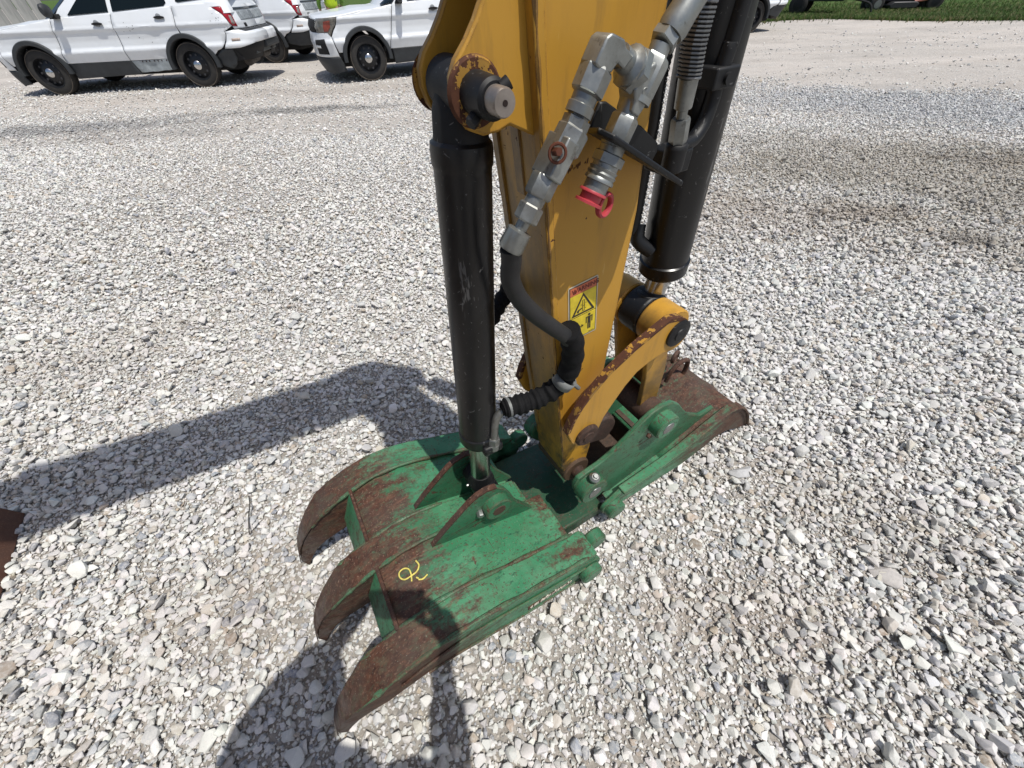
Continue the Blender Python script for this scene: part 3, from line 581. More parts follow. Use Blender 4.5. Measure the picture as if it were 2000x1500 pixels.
# ------------------------------------------------------------------ ground and gravel
SPOTS = [  # x, y, rx, ry, angle, strength, (damp or oily patches in the lot)
 (-3.4, 7.75, 1.7, .30, .0, .62, (.12, .12, .12)), (-6.8, 7.1, 2.6, .50, .08, .55, (.13, .135, .145)), (-5.2, 6.5, 1.7, .3, .1, .30, (.15, .15, .15)),
 (4.50, 4.22, .20, .10, 0, .85, (.06, .05, .045)), (4.9, 4.1, .7, .3, -.4, .40, (.13, .10, .085)), (3.35, 2.55, .22, .14, 0, .6, (.10, .09, .08)), (2.95, 3.05, .5, .12, .1, .4, (.2, .15, .12)),
 (4.4, 3.6, 3.0, 1.5, -.5, .66, (.265, .232, .180)), (2.6, 2.9, 1.3, .7, -.4, .35, (.34, .29, .23)), (6.2, 6.2, 3.4, 1.3, -.52, .42, (.29, .315, .35)), (1.9, 3.0, .9, .5, 0, .25, (.32, .27, .23)), (-3.0, 9.3, 2.2, .4, .1, .40, (.33, .29, .25)), (-6.5, 9.4, 3.0, .5, .1, .4, (.34, .31, .28)),
 (-1.0, .35, .35, .22, .3, .22, (.30, .24, .18)), (.75, .25, .4, .15, -.2, .22, (.33, .25, .19)), (1.3, .55, .45, .2, -.6, .22, (.28, .23, .17)), (-2.3, 1.7, .7, .3, .4, .22, (.35, .30, .25))]
def lot_shade(t):
    """darker, browner patches and pale tracks as a function of the place on the lot"""
    g = t.n('ShaderNodeNewGeometry'); pos = g.outputs['Position']; x = t.xyz(pos)
    wob = t.noise(1.6, 4, .6, vec=pos); m = []
    for (cx, cy, rx, ry, an, st, col) in SPOTS:
        dx = t.math('SUBTRACT', x[0], cx); dy = t.math('SUBTRACT', x[1], cy)
        a = t.math('DIVIDE', t.math('ADD', t.math('MULTIPLY', dx, math.cos(an)), t.math('MULTIPLY', dy, math.sin(an))), rx)
        b = t.math('DIVIDE', t.math('SUBTRACT', t.math('MULTIPLY', dy, math.cos(an)), t.math('MULTIPLY', dx, math.sin(an))), ry)
        r = t.math('SQRT', t.math('ADD', t.math('MULTIPLY', a, a), t.math('MULTIPLY', b, b)))
        r = t.math('ADD', r, t.math('MULTIPLY', t.math('SUBTRACT', wob, .5), 1.6))
        k = t.ramp(r, 1.15, .45, 0, st); m.append((k, col))
    streak = t.ramp(t.noise(.55, 5, .6, vec=pos, stretch=(.35, 1.6, 1)), .44, .66)
    return m, streak, pos
def m_ground():
    t = NT('crushed_stone_ground'); m, streak, pos = lot_shade(t)
    n = t.noise(75, 5, .75, vec=pos); v = t.vor(42, vec=pos); v2 = t.vor(42, vec=pos, out=1)
    base = t.mix(t.ramp(n, .3, .7), (.215, .195, .170), (.43, .405, .37))
    sx = t.n('ShaderNodeSeparateColor'); t.l(v2, sx.inputs[0])
    cell = t.mix(t.ramp(sx.outputs[0], .0, 1.0), (.38, .365, .345), (.72, .69, .65)); cell = t.mix(t.ramp(sx.outputs[1], .84, .9, 0, .8), cell, (.24, .26, .29))
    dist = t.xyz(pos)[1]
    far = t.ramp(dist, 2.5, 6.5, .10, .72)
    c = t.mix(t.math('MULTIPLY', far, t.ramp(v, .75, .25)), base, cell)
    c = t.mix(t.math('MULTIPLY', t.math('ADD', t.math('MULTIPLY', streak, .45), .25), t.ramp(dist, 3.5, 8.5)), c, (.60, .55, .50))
    c = t.mix(t.math('MULTIPLY', t.ramp(t.noise(.9, 4, .6, vec=pos), .5, .7), .35), c, (.30, .275, .25))
    for k, col in m: c = t.mix(k, c, col)
    bl = t.noise(1.3, 6, .7, vec=pos, stretch=(.45, 1.5, 1)); sp2 = t.noise(9, 5, .8, vec=pos, stretch=(.6, 1.4, 1))
    c = t.mix(t.ramp(bl, .50, .68, 0, .45), c, (.40, .355, .31)); c = t.mix(t.ramp(sp2, .56, .68, 0, .45), c, (.33, .31, .29)); c = t.mix(t.ramp(sp2, .44, .34, 0, .4), c, (.74, .70, .65))
    h = t.math('ADD', t.math('MULTIPLY', n, .5), t.math('MULTIPLY', t.ramp(v, .9, .0), .8))
    t.bump(h, .9, .012); return t.fin(c, .92, 0, .25)
gb = B(); S = 400
xs = [-S, -60, -25, -12, -6, -3, 0, 3, 6, 12, 25, 60, S]; ys = [-S, -40, -10, -3, 0, 3, 6, 10, 15, 22, 40, 80, S]
gv = [[gb.bm.verts.new((x, y, 0)) for x in xs] for y in ys]
for j in range(len(ys)-1):
    for i in range(len(xs)-1): gb.bm.faces.new((gv[j][i], gv[j][i+1], gv[j+1][i+1], gv[j+1][i]))
ground_o = gb.done('ground', m_ground(), smooth=0); tag(ground_o, kind='structure')

def m_stone():
    t = NT('gravel_stone'); m, streak, pos = lot_shade(t)
    at = t.n('ShaderNodeAttribute'); at.attribute_type = 'INSTANCER'; at.attribute_name = 'tint'
    off = t.n('ShaderNodeVectorMath', operation='ADD'); t.l(t.tc.outputs['Object'], off.inputs[0]); t.l(at.outputs['Color'], off.inputs[1])
    sc = t.n('ShaderNodeVectorMath', operation='SCALE'); t.l(at.outputs['Color'], sc.inputs[0]); sc.inputs[3].default_value = 60; t.l(sc.outputs[0], off.inputs[1])
    n = t.noise(2.2, 5, .7, vec=off.outputs[0]); n2 = t.noise(8, 4, .7, vec=off.outputs[0])
    c = t.mix(t.ramp(n, .42, .62, 0, .55), at.outputs['Color'], (.66, .64, .60)); c = t.mix(t.ramp(n2, .56, .72, 0, .45), c, (.27, .255, .23))
    c = t.mix(t.math('MULTIPLY', streak, .25), c, (.61, .58, .54))
    for k, col in m: c = t.mix(t.math('MULTIPLY', k, .9), c, col)
    t.bump(t.math('ADD', n2, n), .35, .003); return t.fin(c, .85, 0, .3)
STONE = m_stone()
protos = []
pc = bpy.data.collections.new('stones')
for k in range(14):
    bm = bmesh.new(); nn = [10, 12, 15, 19][k % 4]; el = (1.0, rng.uniform(.58, .92), rng.uniform(.42, .72))
    for _ in range(nn):
        p = Vector(rng.normal(size=3)).normalized()*rng.uniform(.86, 1.08); bm.verts.new((p.x*el[0], p.y*el[1], p.z*el[2]))
    h = bmesh.ops.convex_hull(bm, input=bm.verts[:])
    bmesh.ops.delete(bm, geom=[v for v in bm.verts if not v.link_faces], context='VERTS')
    bmesh.ops.bevel(bm, geom=bm.edges[:], offset=.10 if k % 3 else .055, segments=2 if k % 3 else 1, affect='EDGES', profile=.6, clamp_overlap=True)
    bmesh.ops.triangulate(bm, faces=bm.faces[:])
    me = bpy.data.meshes.new('stone'); bm.to_mesh(me); bm.free(); me.materials.append(STONE)
    for p in me.polygons: p.use_smooth = True
    me.set_sharp_from_angle(angle=R(24))
    o = bpy.data.objects.new('stone', me); pc.objects.link(o); protos.append(o)

def sines(x, y, seed, sc):
    r = np.random.default_rng(seed); s = 0
    for _ in range(7):
        a = r.uniform(0, 6.28); f = sc*r.uniform(.6, 1.8); s = s+np.sin(f*(x*np.cos(a)+y*np.sin(a))+r.uniform(0, 6.28))
    return s/7**.5
def layer(s, dmin, dmax, rmean, rsig, keepf, zoff, margin=.14, jit=.42, squash=1.0):
    X0, X1, Y0, Y1 = -dmax*1.9, dmax*1.9, -.9, dmax
    nx = int((X1-X0)/s); ny = int((Y1-Y0)/(s*.866))
    i, j = np.meshgrid(np.arange(nx), np.arange(ny)); x = X0+(i+.5*(j % 2))*s; y = Y0+j*s*.866
    x = (x+rng.uniform(-jit, jit, x.shape)*s).ravel(); y = (y+rng.uniform(-jit, jit, y.shape)*s).ravel()
    C0 = np.array([0, 0, CAM_H]); d = np.stack([x, y, 0*x], 1)-C0
    zc = d@np.array(_F); px = (d@np.array(_R2))/zc*CAM_F/1000; py = (d@np.array(_U2))/zc*CAM_F/750
    ok = (zc > .05) & (np.abs(px) < 1+margin*(1 if dmax > 4 else 2)) & (py > -1-margin*1.5) & (py < 1.03) & (y >= dmin-.25*rng.random(x.shape)) & (y < dmax-.3*rng.random(x.shape))
    x, y = x[ok], y[ok]
    k = keepf(x, y); ok = rng.random(x.shape) < k; x, y = x[ok], y[ok]
    r = rmean*np.exp(rng.normal(0, rsig, x.shape)); r = np.minimum(r, rmean*2.6)
    return np.stack([x, y, r*zoff], 1), r
def patch(x, y): return np.clip(.93+.75*(sines(x, y, 3, 1.9)-.6*np.abs(sines(x, y, 5, .8)))*.6, .42, 1)
def farkeep(x, y): return np.clip(.55+.5*sines(x*.5, y*1.6, 8, .9), .08, .9)*np.clip(1.3-(y-6)/9, .25, 1)
band = lambda x, y: np.where(x > .5, np.clip(1.0-(y-(8.3-.40*(x-4))-.55*sines(x, y, 31, 1.5)-.25*sines(x, y, 33, 5))/.7, .08, 1.0), 1.0)
L = [layer(.0195, -.9, 3.6, .0110, .32, lambda x, y: .60+.40*patch(x, y), .55),
     layer(.0270, -.9, 3.6, .0136, .32, lambda x, y: .72*patch(x, y), 1.0),
     layer(.0105, -.9, 2.4, .0050, .35, lambda x, y: .85+0*x, .6),
     layer(.100, -.9, 4.0, .0225, .22, lambda x, y: .30*patch(x, y), .70),
     layer(.0240, 3.6, 6.3, .0132, .28, lambda x, y: .40+.60*patch(x, y), .60, .08),
     layer(.032, 6.3, 8.2, .0155, .25, lambda x, y: (.25+.75*farkeep(x, y))*band(x, y), .50, .05),
     layer(.050, 8.2, 11.5, .0180, .28, lambda x, y: .8*farkeep(x, y)*band(x, y), .40, .04),
     layer(.100, 11.5, 17, .022, .25, lambda x, y: .35*farkeep(x, y), .30, .02)]
pts = np.concatenate([a for a, _ in L]); rad = np.concatenate([b for _, b in L]); N = len(rad)
def make_points(name, pts, rad, tint, rot):
    me = bpy.data.meshes.new(name); me.vertices.add(len(pts)); me.vertices.foreach_set('co', pts.astype(np.float32).ravel())
    a = me.attributes.new('size', 'FLOAT', 'POINT'); a.data.foreach_set('value', rad.astype(np.float32))
    a = me.attributes.new('tint', 'FLOAT_COLOR', 'POINT'); a.data.foreach_set('color', np.concatenate([tint, np.ones((len(pts), 1))], 1).astype(np.float32).ravel())
    a = me.attributes.new('turn', 'FLOAT_VECTOR', 'POINT'); a.data.foreach_set('vector', rot.astype(np.float32).ravel())
    a = me.attributes.new('pick', 'INT', 'POINT'); a.data.foreach_set('value', rng.integers(0, len(protos), len(pts)).astype(np.int32))
    o = bpy.data.objects.new(name, me); COL.objects.link(o); return o
kind = rng.random(N); tint = np.empty((N, 3))
tint[:] = (.69, .680, .650)
tint[kind > .56] = (.595, .590, .575); tint[kind > .76] = (.52, .475, .41); tint[kind > .82] = (.44, .45, .455); tint[kind > .905] = (.26, .28, .315); tint[kind > .970] = (.38, .31, .235)
tint *= rng.uniform(.80, 1.14, (N, 1))*rng.uniform(.97, 1.03, (N, 3))
rot = np.stack([rng.normal(0, .38, N), rng.normal(0, .38, N), rng.uniform(0, 6.283, N)], 1)
gravel = make_points('gravel', pts, rad, tint, rot); tag(gravel, 'pale crushed stone gravel covering the lot', None, None, 'stuff')
ng = bpy.data.node_groups.new('scatter_stones', 'GeometryNodeTree')
ng.interface.new_socket('Geometry', in_out='INPUT', socket_type='NodeSocketGeometry'); ng.interface.new_socket('Geometry', in_out='OUTPUT', socket_type='NodeSocketGeometry')
gi = ng.nodes.new('NodeGroupInput'); go = ng.nodes.new('NodeGroupOutput'); ip = ng.nodes.new('GeometryNodeInstanceOnPoints')
ci = ng.nodes.new('GeometryNodeCollectionInfo'); ci.inputs[0].default_value = pc; ci.inputs['Separate Children'].default_value = True; ci.inputs['Reset Children'].default_value = True
def attr(nm, ty):
    a = ng.nodes.new('GeometryNodeInputNamedAttribute'); a.data_type = ty; a.inputs[0].default_value = nm; return a.outputs[0]
m2p = ng.nodes.new('GeometryNodeMeshToPoints'); ng.links.new(gi.outputs[0], m2p.inputs[0]); ng.links.new(m2p.outputs[0], ip.inputs['Points'])
ng.links.new(ci.outputs[0], ip.inputs['Instance']); ip.inputs['Pick Instance'].default_value = True
ng.links.new(attr('pick', 'INT'), ip.inputs['Instance Index']); ng.links.new(attr('size', 'FLOAT'), ip.inputs['Scale'])
e2r = ng.nodes.new('FunctionNodeEulerToRotation'); ng.links.new(attr('turn', 'FLOAT_VECTOR'), e2r.inputs[0]); ng.links.new(e2r.outputs[0], ip.inputs['Rotation'])
ng.links.new(ip.outputs[0], go.inputs[0])
gm = gravel.modifiers.new('scatter', 'NODES'); gm.node_group = ng
print('stones', N)

# a few stones big enough to name
def rock(label, x, y, sx, sy, sz, rz, col, seed):
    r = np.random.default_rng(seed); b = B()
    for _ in range(18):
        p = Vector(r.normal(size=3)).normalized()*r.uniform(.88, 1.05); b.bm.verts.new((p.x*sx, p.y*sy, p.z*sz))
    bmesh.ops.convex_hull(b.bm, input=b.bm.verts[:]); bmesh.ops.delete(b.bm, geom=[v for v in b.bm.verts if not v.link_faces], context='VERTS')
    t = NT('rock_surface'); c = t.mix(t.ramp(t.noise(30, 5, .7), .35, .65), tuple(v*.72 for v in col), col); t.bump(t.noise(60, 5, .7), .5, .004); t.fin(c, .85, 0, .3)
    o = b.done('rock', t.m, None, smooth=28, bevel=min(sx, sy)*.06); o.location = (x, y, sz*.52); o.rotation_euler = (.06, -.05, rz); return tag(o, label, 'rock')
rock('flat pale rock lying right of the green jaw, largest stone in the gravel', .905, .765, .052, .034, .020, .3, (.52, .52, .52), 4)
rock('pale blocky rock at the right edge of the gravel below the flat one', 1.09, .69, .038, .026, .016, 1.0, (.58, .57, .55), 9)
rock('large whitish wedge shaped rock among gravel in the lower right', 1.215, .36, .060, .036, .022, -.7, (.55, .52, .49), 12)
wr = B().tube([(-1.06, .74, .028), (-1.035, .70, .034), (-1.02, .66, .036), (-1.005, .62, .032), (-.99, .585, .026)], .0022, 6).done('wire', m_plain('wire_rust', (.10, .09, .08), .6, .5)); tag(wr, 'thin bent piece of wire lying on gravel left of the tines', 'wire')
# ------------------------------------------------------------------ grass field
gedge = [(-380, 230), (-120, 130), (-60, 78), (-20, 44), (0, 28), (6, 20.5), (9.0, 18.8), (10.6, 19.6), (12.4, 19.5), (14.3, 17.3), (16.8, 16.3), (20, 14.8), (26, 11), (60, -6), (380, -150)]
gs = B(); top_ = [(-390, 390), (390, 390)]
ee = []
for i in range(len(gedge)-1):
    n_ = 14 if 0 <= gedge[i][0] <= 26 else 2
    for k in range(n_):
        t_ = k/n_; x_ = gedge[i][0]*(1-t_)+gedge[i+1][0]*t_; y_ = gedge[i][1]*(1-t_)+gedge[i+1][1]*t_
        ee.append((x_, y_+(random.uniform(-.10, .10) if n_ > 2 else 0)))
ee.append(gedge[-1])
lo = [gs.bm.verts.new((x, y, .012)) for x, y in ee]; hi = [gs.bm.verts.new((x, max(y+2.2, y), .03)) for x, y in ee]; hh = [gs.bm.verts.new((x, 391, .05)) for x, y in ee]
for a, b in ((lo, hi), (hi, hh)):
    for i in range(len(ee)-1): gs.face([a[i], a[i+1], b[i+1], b[i]])
t = NT('grass_ground'); c = t.mix(t.ramp(t.noise(2.2, 5, .7), .3, .7), (.040, .085, .016), (.085, .150, .030)); c = t.mix(t.ramp(t.noise(.35, 3), .45, .7, 0, .5), c, (.12, .13, .05)); t.bump(t.noise(14, 5, .8), 1, .06); t.fin(c, .9, 0, .2)
tag(gs.done('grass_field', t.m, smooth=0), kind='structure')
# tufts along the near side of the field
TUFT = NT('grass_blade'); at = TUFT.n('ShaderNodeAttribute'); at.attribute_type = 'INSTANCER'; at.attribute_name = 'tint'
TUFT.fin(at.outputs['Color'], .55, 0, .3); TUFT.b.inputs['Subsurface Weight'].default_value = 0
tc_ = bpy.data.collections.new('tufts'); tp = []
for k in range(6):
    bm = bmesh.new()
    for j in range(11):
        a = random.uniform(0, 6.28); x0, y0 = random.gauss(0, .035), random.gauss(0, .035); h = random.uniform(.6, 1.1); ln = random.uniform(.1, .6); w = .030
        d = Vector((math.cos(a), math.sin(a), 0)); s_ = Vector((-d.y, d.x, 0))*w; p = Vector((x0, y0, 0)); v = []
        for q in range(4):
            f = q/3; c_ = p+d*(ln*f*f*h)+Vector((0, 0, h*f*(1-.25*f)))
            v.append((bm.verts.new(c_-s_*(1-f*.92)), bm.verts.new(c_+s_*(1-f*.92))))
        for q in range(3): bm.faces.new((v[q][0], v[q][1], v[q+1][1], v[q+1][0]))
    me = bpy.data.meshes.new('tuft'); bm.to_mesh(me); bm.free(); me.materials.append(TUFT.m); o = bpy.data.objects.new('tuft', me); tc_.objects.link(o); tp.append(o)
gx, gy = [], []
E0 = np.array(gedge)
for _ in range(1):
    n_ = 46000; x = rng.uniform(5, 34, n_); off = rng.exponential(4.0, n_)-.12; y = np.interp(x, E0[:, 0], E0[:, 1])+off; ok = (y < 34) & (y < .95*x+18)
    gx, gy = x[ok], y[ok]
# a few weeds straggling onto the gravel
x = rng.uniform(8, 24, 900); y = np.interp(x, E0[:, 0], E0[:, 1])-rng.exponential(.30, 900); gx = np.concatenate([gx, x]); gy = np.concatenate([gy, y])
gp = np.stack([gx, gy, 0*gx+.01], 1); M = len(gx)
gt = np.array([(.070, .125, .024)])*rng.uniform(.55, 1.5, (M, 1)); dry = rng.random(M) < .14+.22*(sines(gx, gy, 21, 1.2) > .8); gt[dry] = (.24, .21, .10)
keepn = len(protos); protos_bak = protos; protos = tp
grass = make_points('grass', gp, rng.uniform(.08, .19, M), gt, np.stack([rng.normal(0, .1, M), rng.normal(0, .1, M), rng.uniform(0, 6.28, M)], 1)); protos = protos_bak
tag(grass, 'green grass verge growing at the far edge of the lot', None, None, 'stuff')
ng2 = ng.copy(); [n for n in ng2.nodes if n.type == 'COLLECTION_INFO' or n.bl_idname == 'GeometryNodeCollectionInfo'][0].inputs[0].default_value = tc_
g2 = grass.modifiers.new('scatter', 'NODES'); g2.node_group = ng2

# ------------------------------------------------------------------ sport utility cars
def m_carpaint():
    t = NT('white_car_paint'); X = t.xyz()
    c = t.mix(t.ramp(t.noise(2.5, 5, .7), .45, .75, 0, .25), (.74, .77, .80), (.60, .60, .58))
    c = t.mix(t.math('MULTIPLY', t.ramp(X[2], .62, .28), t.ramp(t.noise(5, 5, .7), .35, .7, .05, .6)), c, (.42, .40, .36))
    return t.fin(c, .30, 0, .5, .35)
WHITE = m_carpaint(); CLAD = m_plain('grey_black_cladding', (.030, .034, .038), .6, 0, .25, 6, .1)
TYRE = m_plain('dusty_tyre', (.032, .030, .028), .85, 0, .35, 8, .2); TYRE_D = m_plain('tyre_dust', (.16, .135, .11), .9, 0, .4, 10)
RIMB = m_plain('black_steel_wheel', (.012, .013, .016), .38, .2, .3); CAPC = m_plain('chrome_hub_cap', (.62, .62, .62), .15, 1.0, .15, 20)
GLS = m_plain('tinted_window', (.004, .008, .009), .07, 0, .1, 1, spec=.35); DARK = m_plain('car_matt_black', (.010, .010, .011), .8, 0, .1)  # DARK: plain near-black for inner shell, grille, handles and underside
LAMP = m_plain('red_lamp_lens', (.36, .008, .018), .12, 0, .3, 12, spec=.6); LAMPC = m_plain('clear_lamp_lens', (.36, .33, .30), .12, .3, .3, 20, spec=.6); LAMPH = m_plain('headlamp_lens', (.22, .21, .185), .10, .2, .4, 12, spec=.7)
AMB = m_plain('amber_reflector', (.30, .065, .045), .2, 0, .2); GREYP = m_plain('bare_grey_panel', (.36, .40, .42), .6, .1, .3, 8, .2); EXH = m_plain('rusty_exhaust', (.09, .080, .072), .7, .4, .4, 10, .3)
YS = [(.20, .915), (.30, .935), (.44, .952), (.50, .962), (.58, .985), (.640, 1.006), (.665, 1.000), (.70, .972), (.80, .962), (.92, .968), (.955, .992), (.975, .994), (1.00, .978), (1.05, .964), (1.15, .930), (1.22, .905), (1.32, .875)]
XF = [(.15, .84), (.25, .90), (.35, .945), (.45, .955), (.55, .955), (.62, .965), (.75, .94), (.80, .925), (.86, .935), (.95, .89), (1.0, .83), (1.06, .72), (1.2, .6)]
XR = [(.20, -3.86), (.35, -3.97), (.50, -4.06), (.58, -4.12), (.72, -4.15), (.80, -4.14), (.835, -4.09), (.86, -4.00), (1.0, -3.985), (1.10, -3.96), (1.2, -3.93), (1.32, -3.87)]
def make_suv(label, loc, rz, group, kind=0):
    root = thing('parked_car', label, 'car', loc, rz, group)
    dents = [(-2.30, .60, .20, .030), (-2.05, .42, .12, .02), (-2.38, .82, .16, .018), (-3.55, .98, .10, .012), (-.05, .70, .1, .006)] if kind == 1 else []
    def pos(s, z, off=0.0):
        ys = interp(YS, z); d = 0
        for (ds, dz, dr, dd) in dents: d += dd*math.exp(-((s-ds)**2+(z-dz)**2)/(dr*dr)*2)
        fl = .018*math.exp(-((s/.62)**2+((z-.66)/.30)**2)*2)+.020*math.exp(-(((s+2.865)/.62)**2+((z-.68)/.32)**2)*2)-.015*max(0, 1-abs(s+1.45)/.9)
        ys = ys+fl-d
        p = .72
        if s > .50:
            th = min(1, (s-.50)/1.0)*math.pi/2; xf = interp(XF, z)
            x = .50+(xf-.50)*math.sin(th)**p; y = ys*max(0, math.cos(th))**p; n = Vector((math.sin(th), math.cos(th), 0))
        elif s < -3.50:
            th = min(1, (-3.50-s)/1.0)*math.pi/2; xr = interp(XR, z)
            x = -3.50+(xr+3.50)*math.sin(th)**.62; y = ys*max(0, math.cos(th))**.50; n = Vector((-math.sin(th), math.cos(th), 0))
        else: x = s; y = ys; n = Vector((0, 1, 0))
        return Vector((x, y, z))+n*off
    def patch(poly, name, mat, parent=root, off=0.0, thick=.012, sides=(1, -1), ds=.09, dz=.025, label=None, bev=0):
        outs = []
        for sd in sides:
            bm = bmesh.new(); vs_ = [bm.verts.new((a, 0, b)) for a, b in poly]
            for tr_ in tessellate_polygon([[Vector((a, b, 0)) for a, b in poly]]):
                try: bm.faces.new([vs_[i] for i in tr_])
                except ValueError: pass
            sa = [a for a, b in poly]; zb_ = [b for a, b in poly]
            k = math.ceil(min(sa)/ds)*ds
            while k < max(sa):
                bmesh.ops.bisect_plane(bm, geom=bm.verts[:]+bm.edges[:]+bm.faces[:], plane_co=(k, 0, 0), plane_no=(1, 0, 0)); k += ds
            k = math.ceil(min(zb_)/dz)*dz
            while k < max(zb_):
                bmesh.ops.bisect_plane(bm, geom=bm.verts[:]+bm.edges[:]+bm.faces[:], plane_co=(0, 0, k), plane_no=(0, 0, 1)); k += dz
            for v in bm.verts:
                q = pos(v.co.x, v.co.z, off); v.co = Vector((q.x, q.y*sd, q.z))
            bmesh.ops.remove_doubles(bm, verts=bm.verts[:], dist=.0004)
            bmesh.ops.recalc_face_normals(bm, faces=bm.faces[:])
            cx = sum((f.normal.dot(Vector((0, sd, 0)) if -3.5 < f.calc_center_median().x < .5 else Vector((f.calc_center_median().x+1.5, f.calc_center_median().y*2, 0))) for f in bm.faces))
            if cx < 0: bmesh.ops.reverse_faces(bm, faces=bm.faces[:])
            me = bpy.data.meshes.new(name); bm.to_mesh(me); bm.free(); me.materials.append(mat)
            for pl in me.polygons: pl.use_smooth = True
            me.set_sharp_from_angle(angle=R(45))
            o = bpy.data.objects.new(name, me); COL.objects.link(o); o.parent = parent
            if thick: md = o.modifiers.new('thickness', 'SOLIDIFY'); md.thickness = thick; md.offset = -1
            if label: o['label'] = label
            outs.append(o)
        return outs[0]
    def ar(cx, r, a0, a1, n=16, cz=.37): return [(cx+r*math.cos(R(a0+(a1-a0)*k/n)), cz+r*math.sin(R(a0+(a1-a0)*k/n))) for k in range(n+1)]
    g = .006; RA = .440
    belt = lambda x: interp([(-3.7, 1.27), (-2.7, 1.225), (-1.75, 1.175), (-.86, 1.145), (-.45, 1.105), (.24, 1.015), (.60, .985), (.9, .965)][::1], x)
    a_s = math.degrees(math.asin((.49-.37)/RA))
    # dark inner shell
    patch([(-4.45, .40)]+ar(-2.865, .430, 176, 4)+ar(0, .430, 176, 4)+[(1.45, .40), (1.45, .95), (.6, .96), (-.45, 1.08), (-1.75, 1.15), (-3.7, 1.24), (-4.45, 1.24)], 'inner_shell', DARK, off=-.022, thick=0)
    s1 = [(-.66, 1.125), (-.63, 1.03), (-.555, .76), (-.50, .60), (-.47, .49)]
    s2 = [(-1.76, 1.172), (-1.71, 1.04), (-1.67, .72), (-1.655, .49)]
    s3 = [(-2.88, 1.228), (-2.875, 1.10), (-2.845, .93)]
    patch(ar(0, RA, 0+a_s, 180-a_s)[::1]+[(x+g, z) for x, z in s1[::-1]]+[(-.45, 1.10), (.24, 1.010), (.42, .998), (.46, .90), (.58, .72), (.52, .49)], 'fender', WHITE)
    patch([(x-g, z) for x, z in s1]+[(x+g, z) for x, z in s2[::-1]]+[(-.86, 1.142)], 'front_door', WHITE)
    rd = [(x-g, z) for x, z in s2]+ar(-2.865, RA, a_s, 88)+[(x+g, z) for x, z in s3[::-1]]
    patch(rd, 'rear_door', WHITE, label='dented rear door with chipped paint' if kind == 1 else None)
    patch([(x-g, z) for x, z in s3]+ar(-2.865, RA, 88, a_s)[::1][:0]+[(p[0]-0, p[1]) for p in ar(-2.865, RA, 88, 0)][:0]+[(-2.865-(q[0]+2.865), q[1]) for q in ar(-2.865, RA, 88, a_s)]+[(-3.42, .58), (-3.50, .60), (-3.60, .845), (-3.865, .92), (-3.74, 1.09), (-3.56, 1.19), (-3.95, 1.20), (-3.95, 1.262), (-3.7, 1.262)], 'quarter_panel', WHITE)
    # front and rear fascia
    patch([(.53, .43), (.59, .72), (.62, .785), (1.5, .785), (1.5, .43)], 'front_bumper', WHITE)
    patch([(.47, .905), (.60, .73), (.66, .79), (1.02, .79), (1.05, .985), (.43, .998)][::1], 'headlight', LAMPH, off=.003)
    patch([(.56, .86), (.64, .80), (.74, .80), (.72, .94), (.55, .95)], 'turn_signal', AMB, off=.008, thick=.004)
    patch([(1.06, .79), (1.5, .79), (1.5, .96), (1.06, .975)], 'grille', DARK)
    patch([(.74, .47), (1.14, .47), (1.14, .68), (.78, .70)], 'fog_lamp_recess', DARK, off=.004, thick=.004)
    patch([(.95, .565), (1.16, .565), (1.16, .60), (.95, .60)], 'recess_bar', WHITE, off=.010, thick=.004)
    patch([(.47, .20), (.52, .425), (1.5, .425), (1.5, .17), (.9, .16)], 'front_valance', CLAD)
    patch([(-3.52, .600), (-3.61, .845), (-3.85, .862), (-4.5, .862), (-4.5, .66), (-4.2, .655), (-3.75, .60)], 'rear_bumper', WHITE, off=.004)
    patch([(-3.64, .700), (-3.80, .705), (-3.80, .745), (-3.64, .74)], 'bumper_reflector', m_plain('pale_reflector', (.52, .42, .36), .3) if 'pale_reflector' not in bpy.data.materials else bpy.data.materials['pale_reflector'], off=.008, thick=.004, sides=(1,))
    patch([(-4.06, .835), (-4.5, .84), (-4.5, .862), (-4.0, .862)], 'bumper_step', CLAD, off=.012, thick=.004)
    patch([(-3.90, .875), (-4.5, .875), (-4.5, 1.262), (-3.96, 1.262), (-3.96, 1.20), (-4.0, 1.19), (-4.03, .91), (-3.88, .91)], 'tailgate', WHITE)
    patch([(-3.585, 1.185), (-3.76, 1.085), (-3.885, .918), (-4.02, .905), (-3.99, 1.195)], 'tail_light', LAMP, off=.010)
    patch([(-3.90, .955), (-3.985, .94), (-3.975, 1.06), (-3.90, 1.07)], 'reversing_lens', LAMPC, off=.014, thick=.004)
    patch([(-3.80, 1.115), (-3.985, 1.115), (-3.985, 1.14), (-3.80, 1.14)], 'lamp_strip', LAMPC, off=.013, thick=.003)
    patch([(-4.04, 1.135), (-4.5, 1.135), (-4.5, 1.165), (-4.04, 1.170)], 'tailgate_strip', m_plain('dark_chrome', (.10, .11, .12), .3, .7) if 'dark_chrome' not in bpy.data.materials else bpy.data.materials['dark_chrome'], off=.012, thick=.01)
    patch([(-4.22, .99), (-4.5, .985), (-4.5, 1.12), (-4.18, 1.12)], 'plate_recess', m_plain('smudged_recess', (.33, .36, .38), .5, 0, .5, 20) if 'smudged_recess' not in bpy.data.materials else bpy.data.materials['smudged_recess'], off=.005, thick=.004)
    patch([(-4.25, .885), (-4.32, .885), (-4.32, .945), (-4.25, .945)], 'latch_cover', DARK, off=.008, thick=.004, sides=(1,))
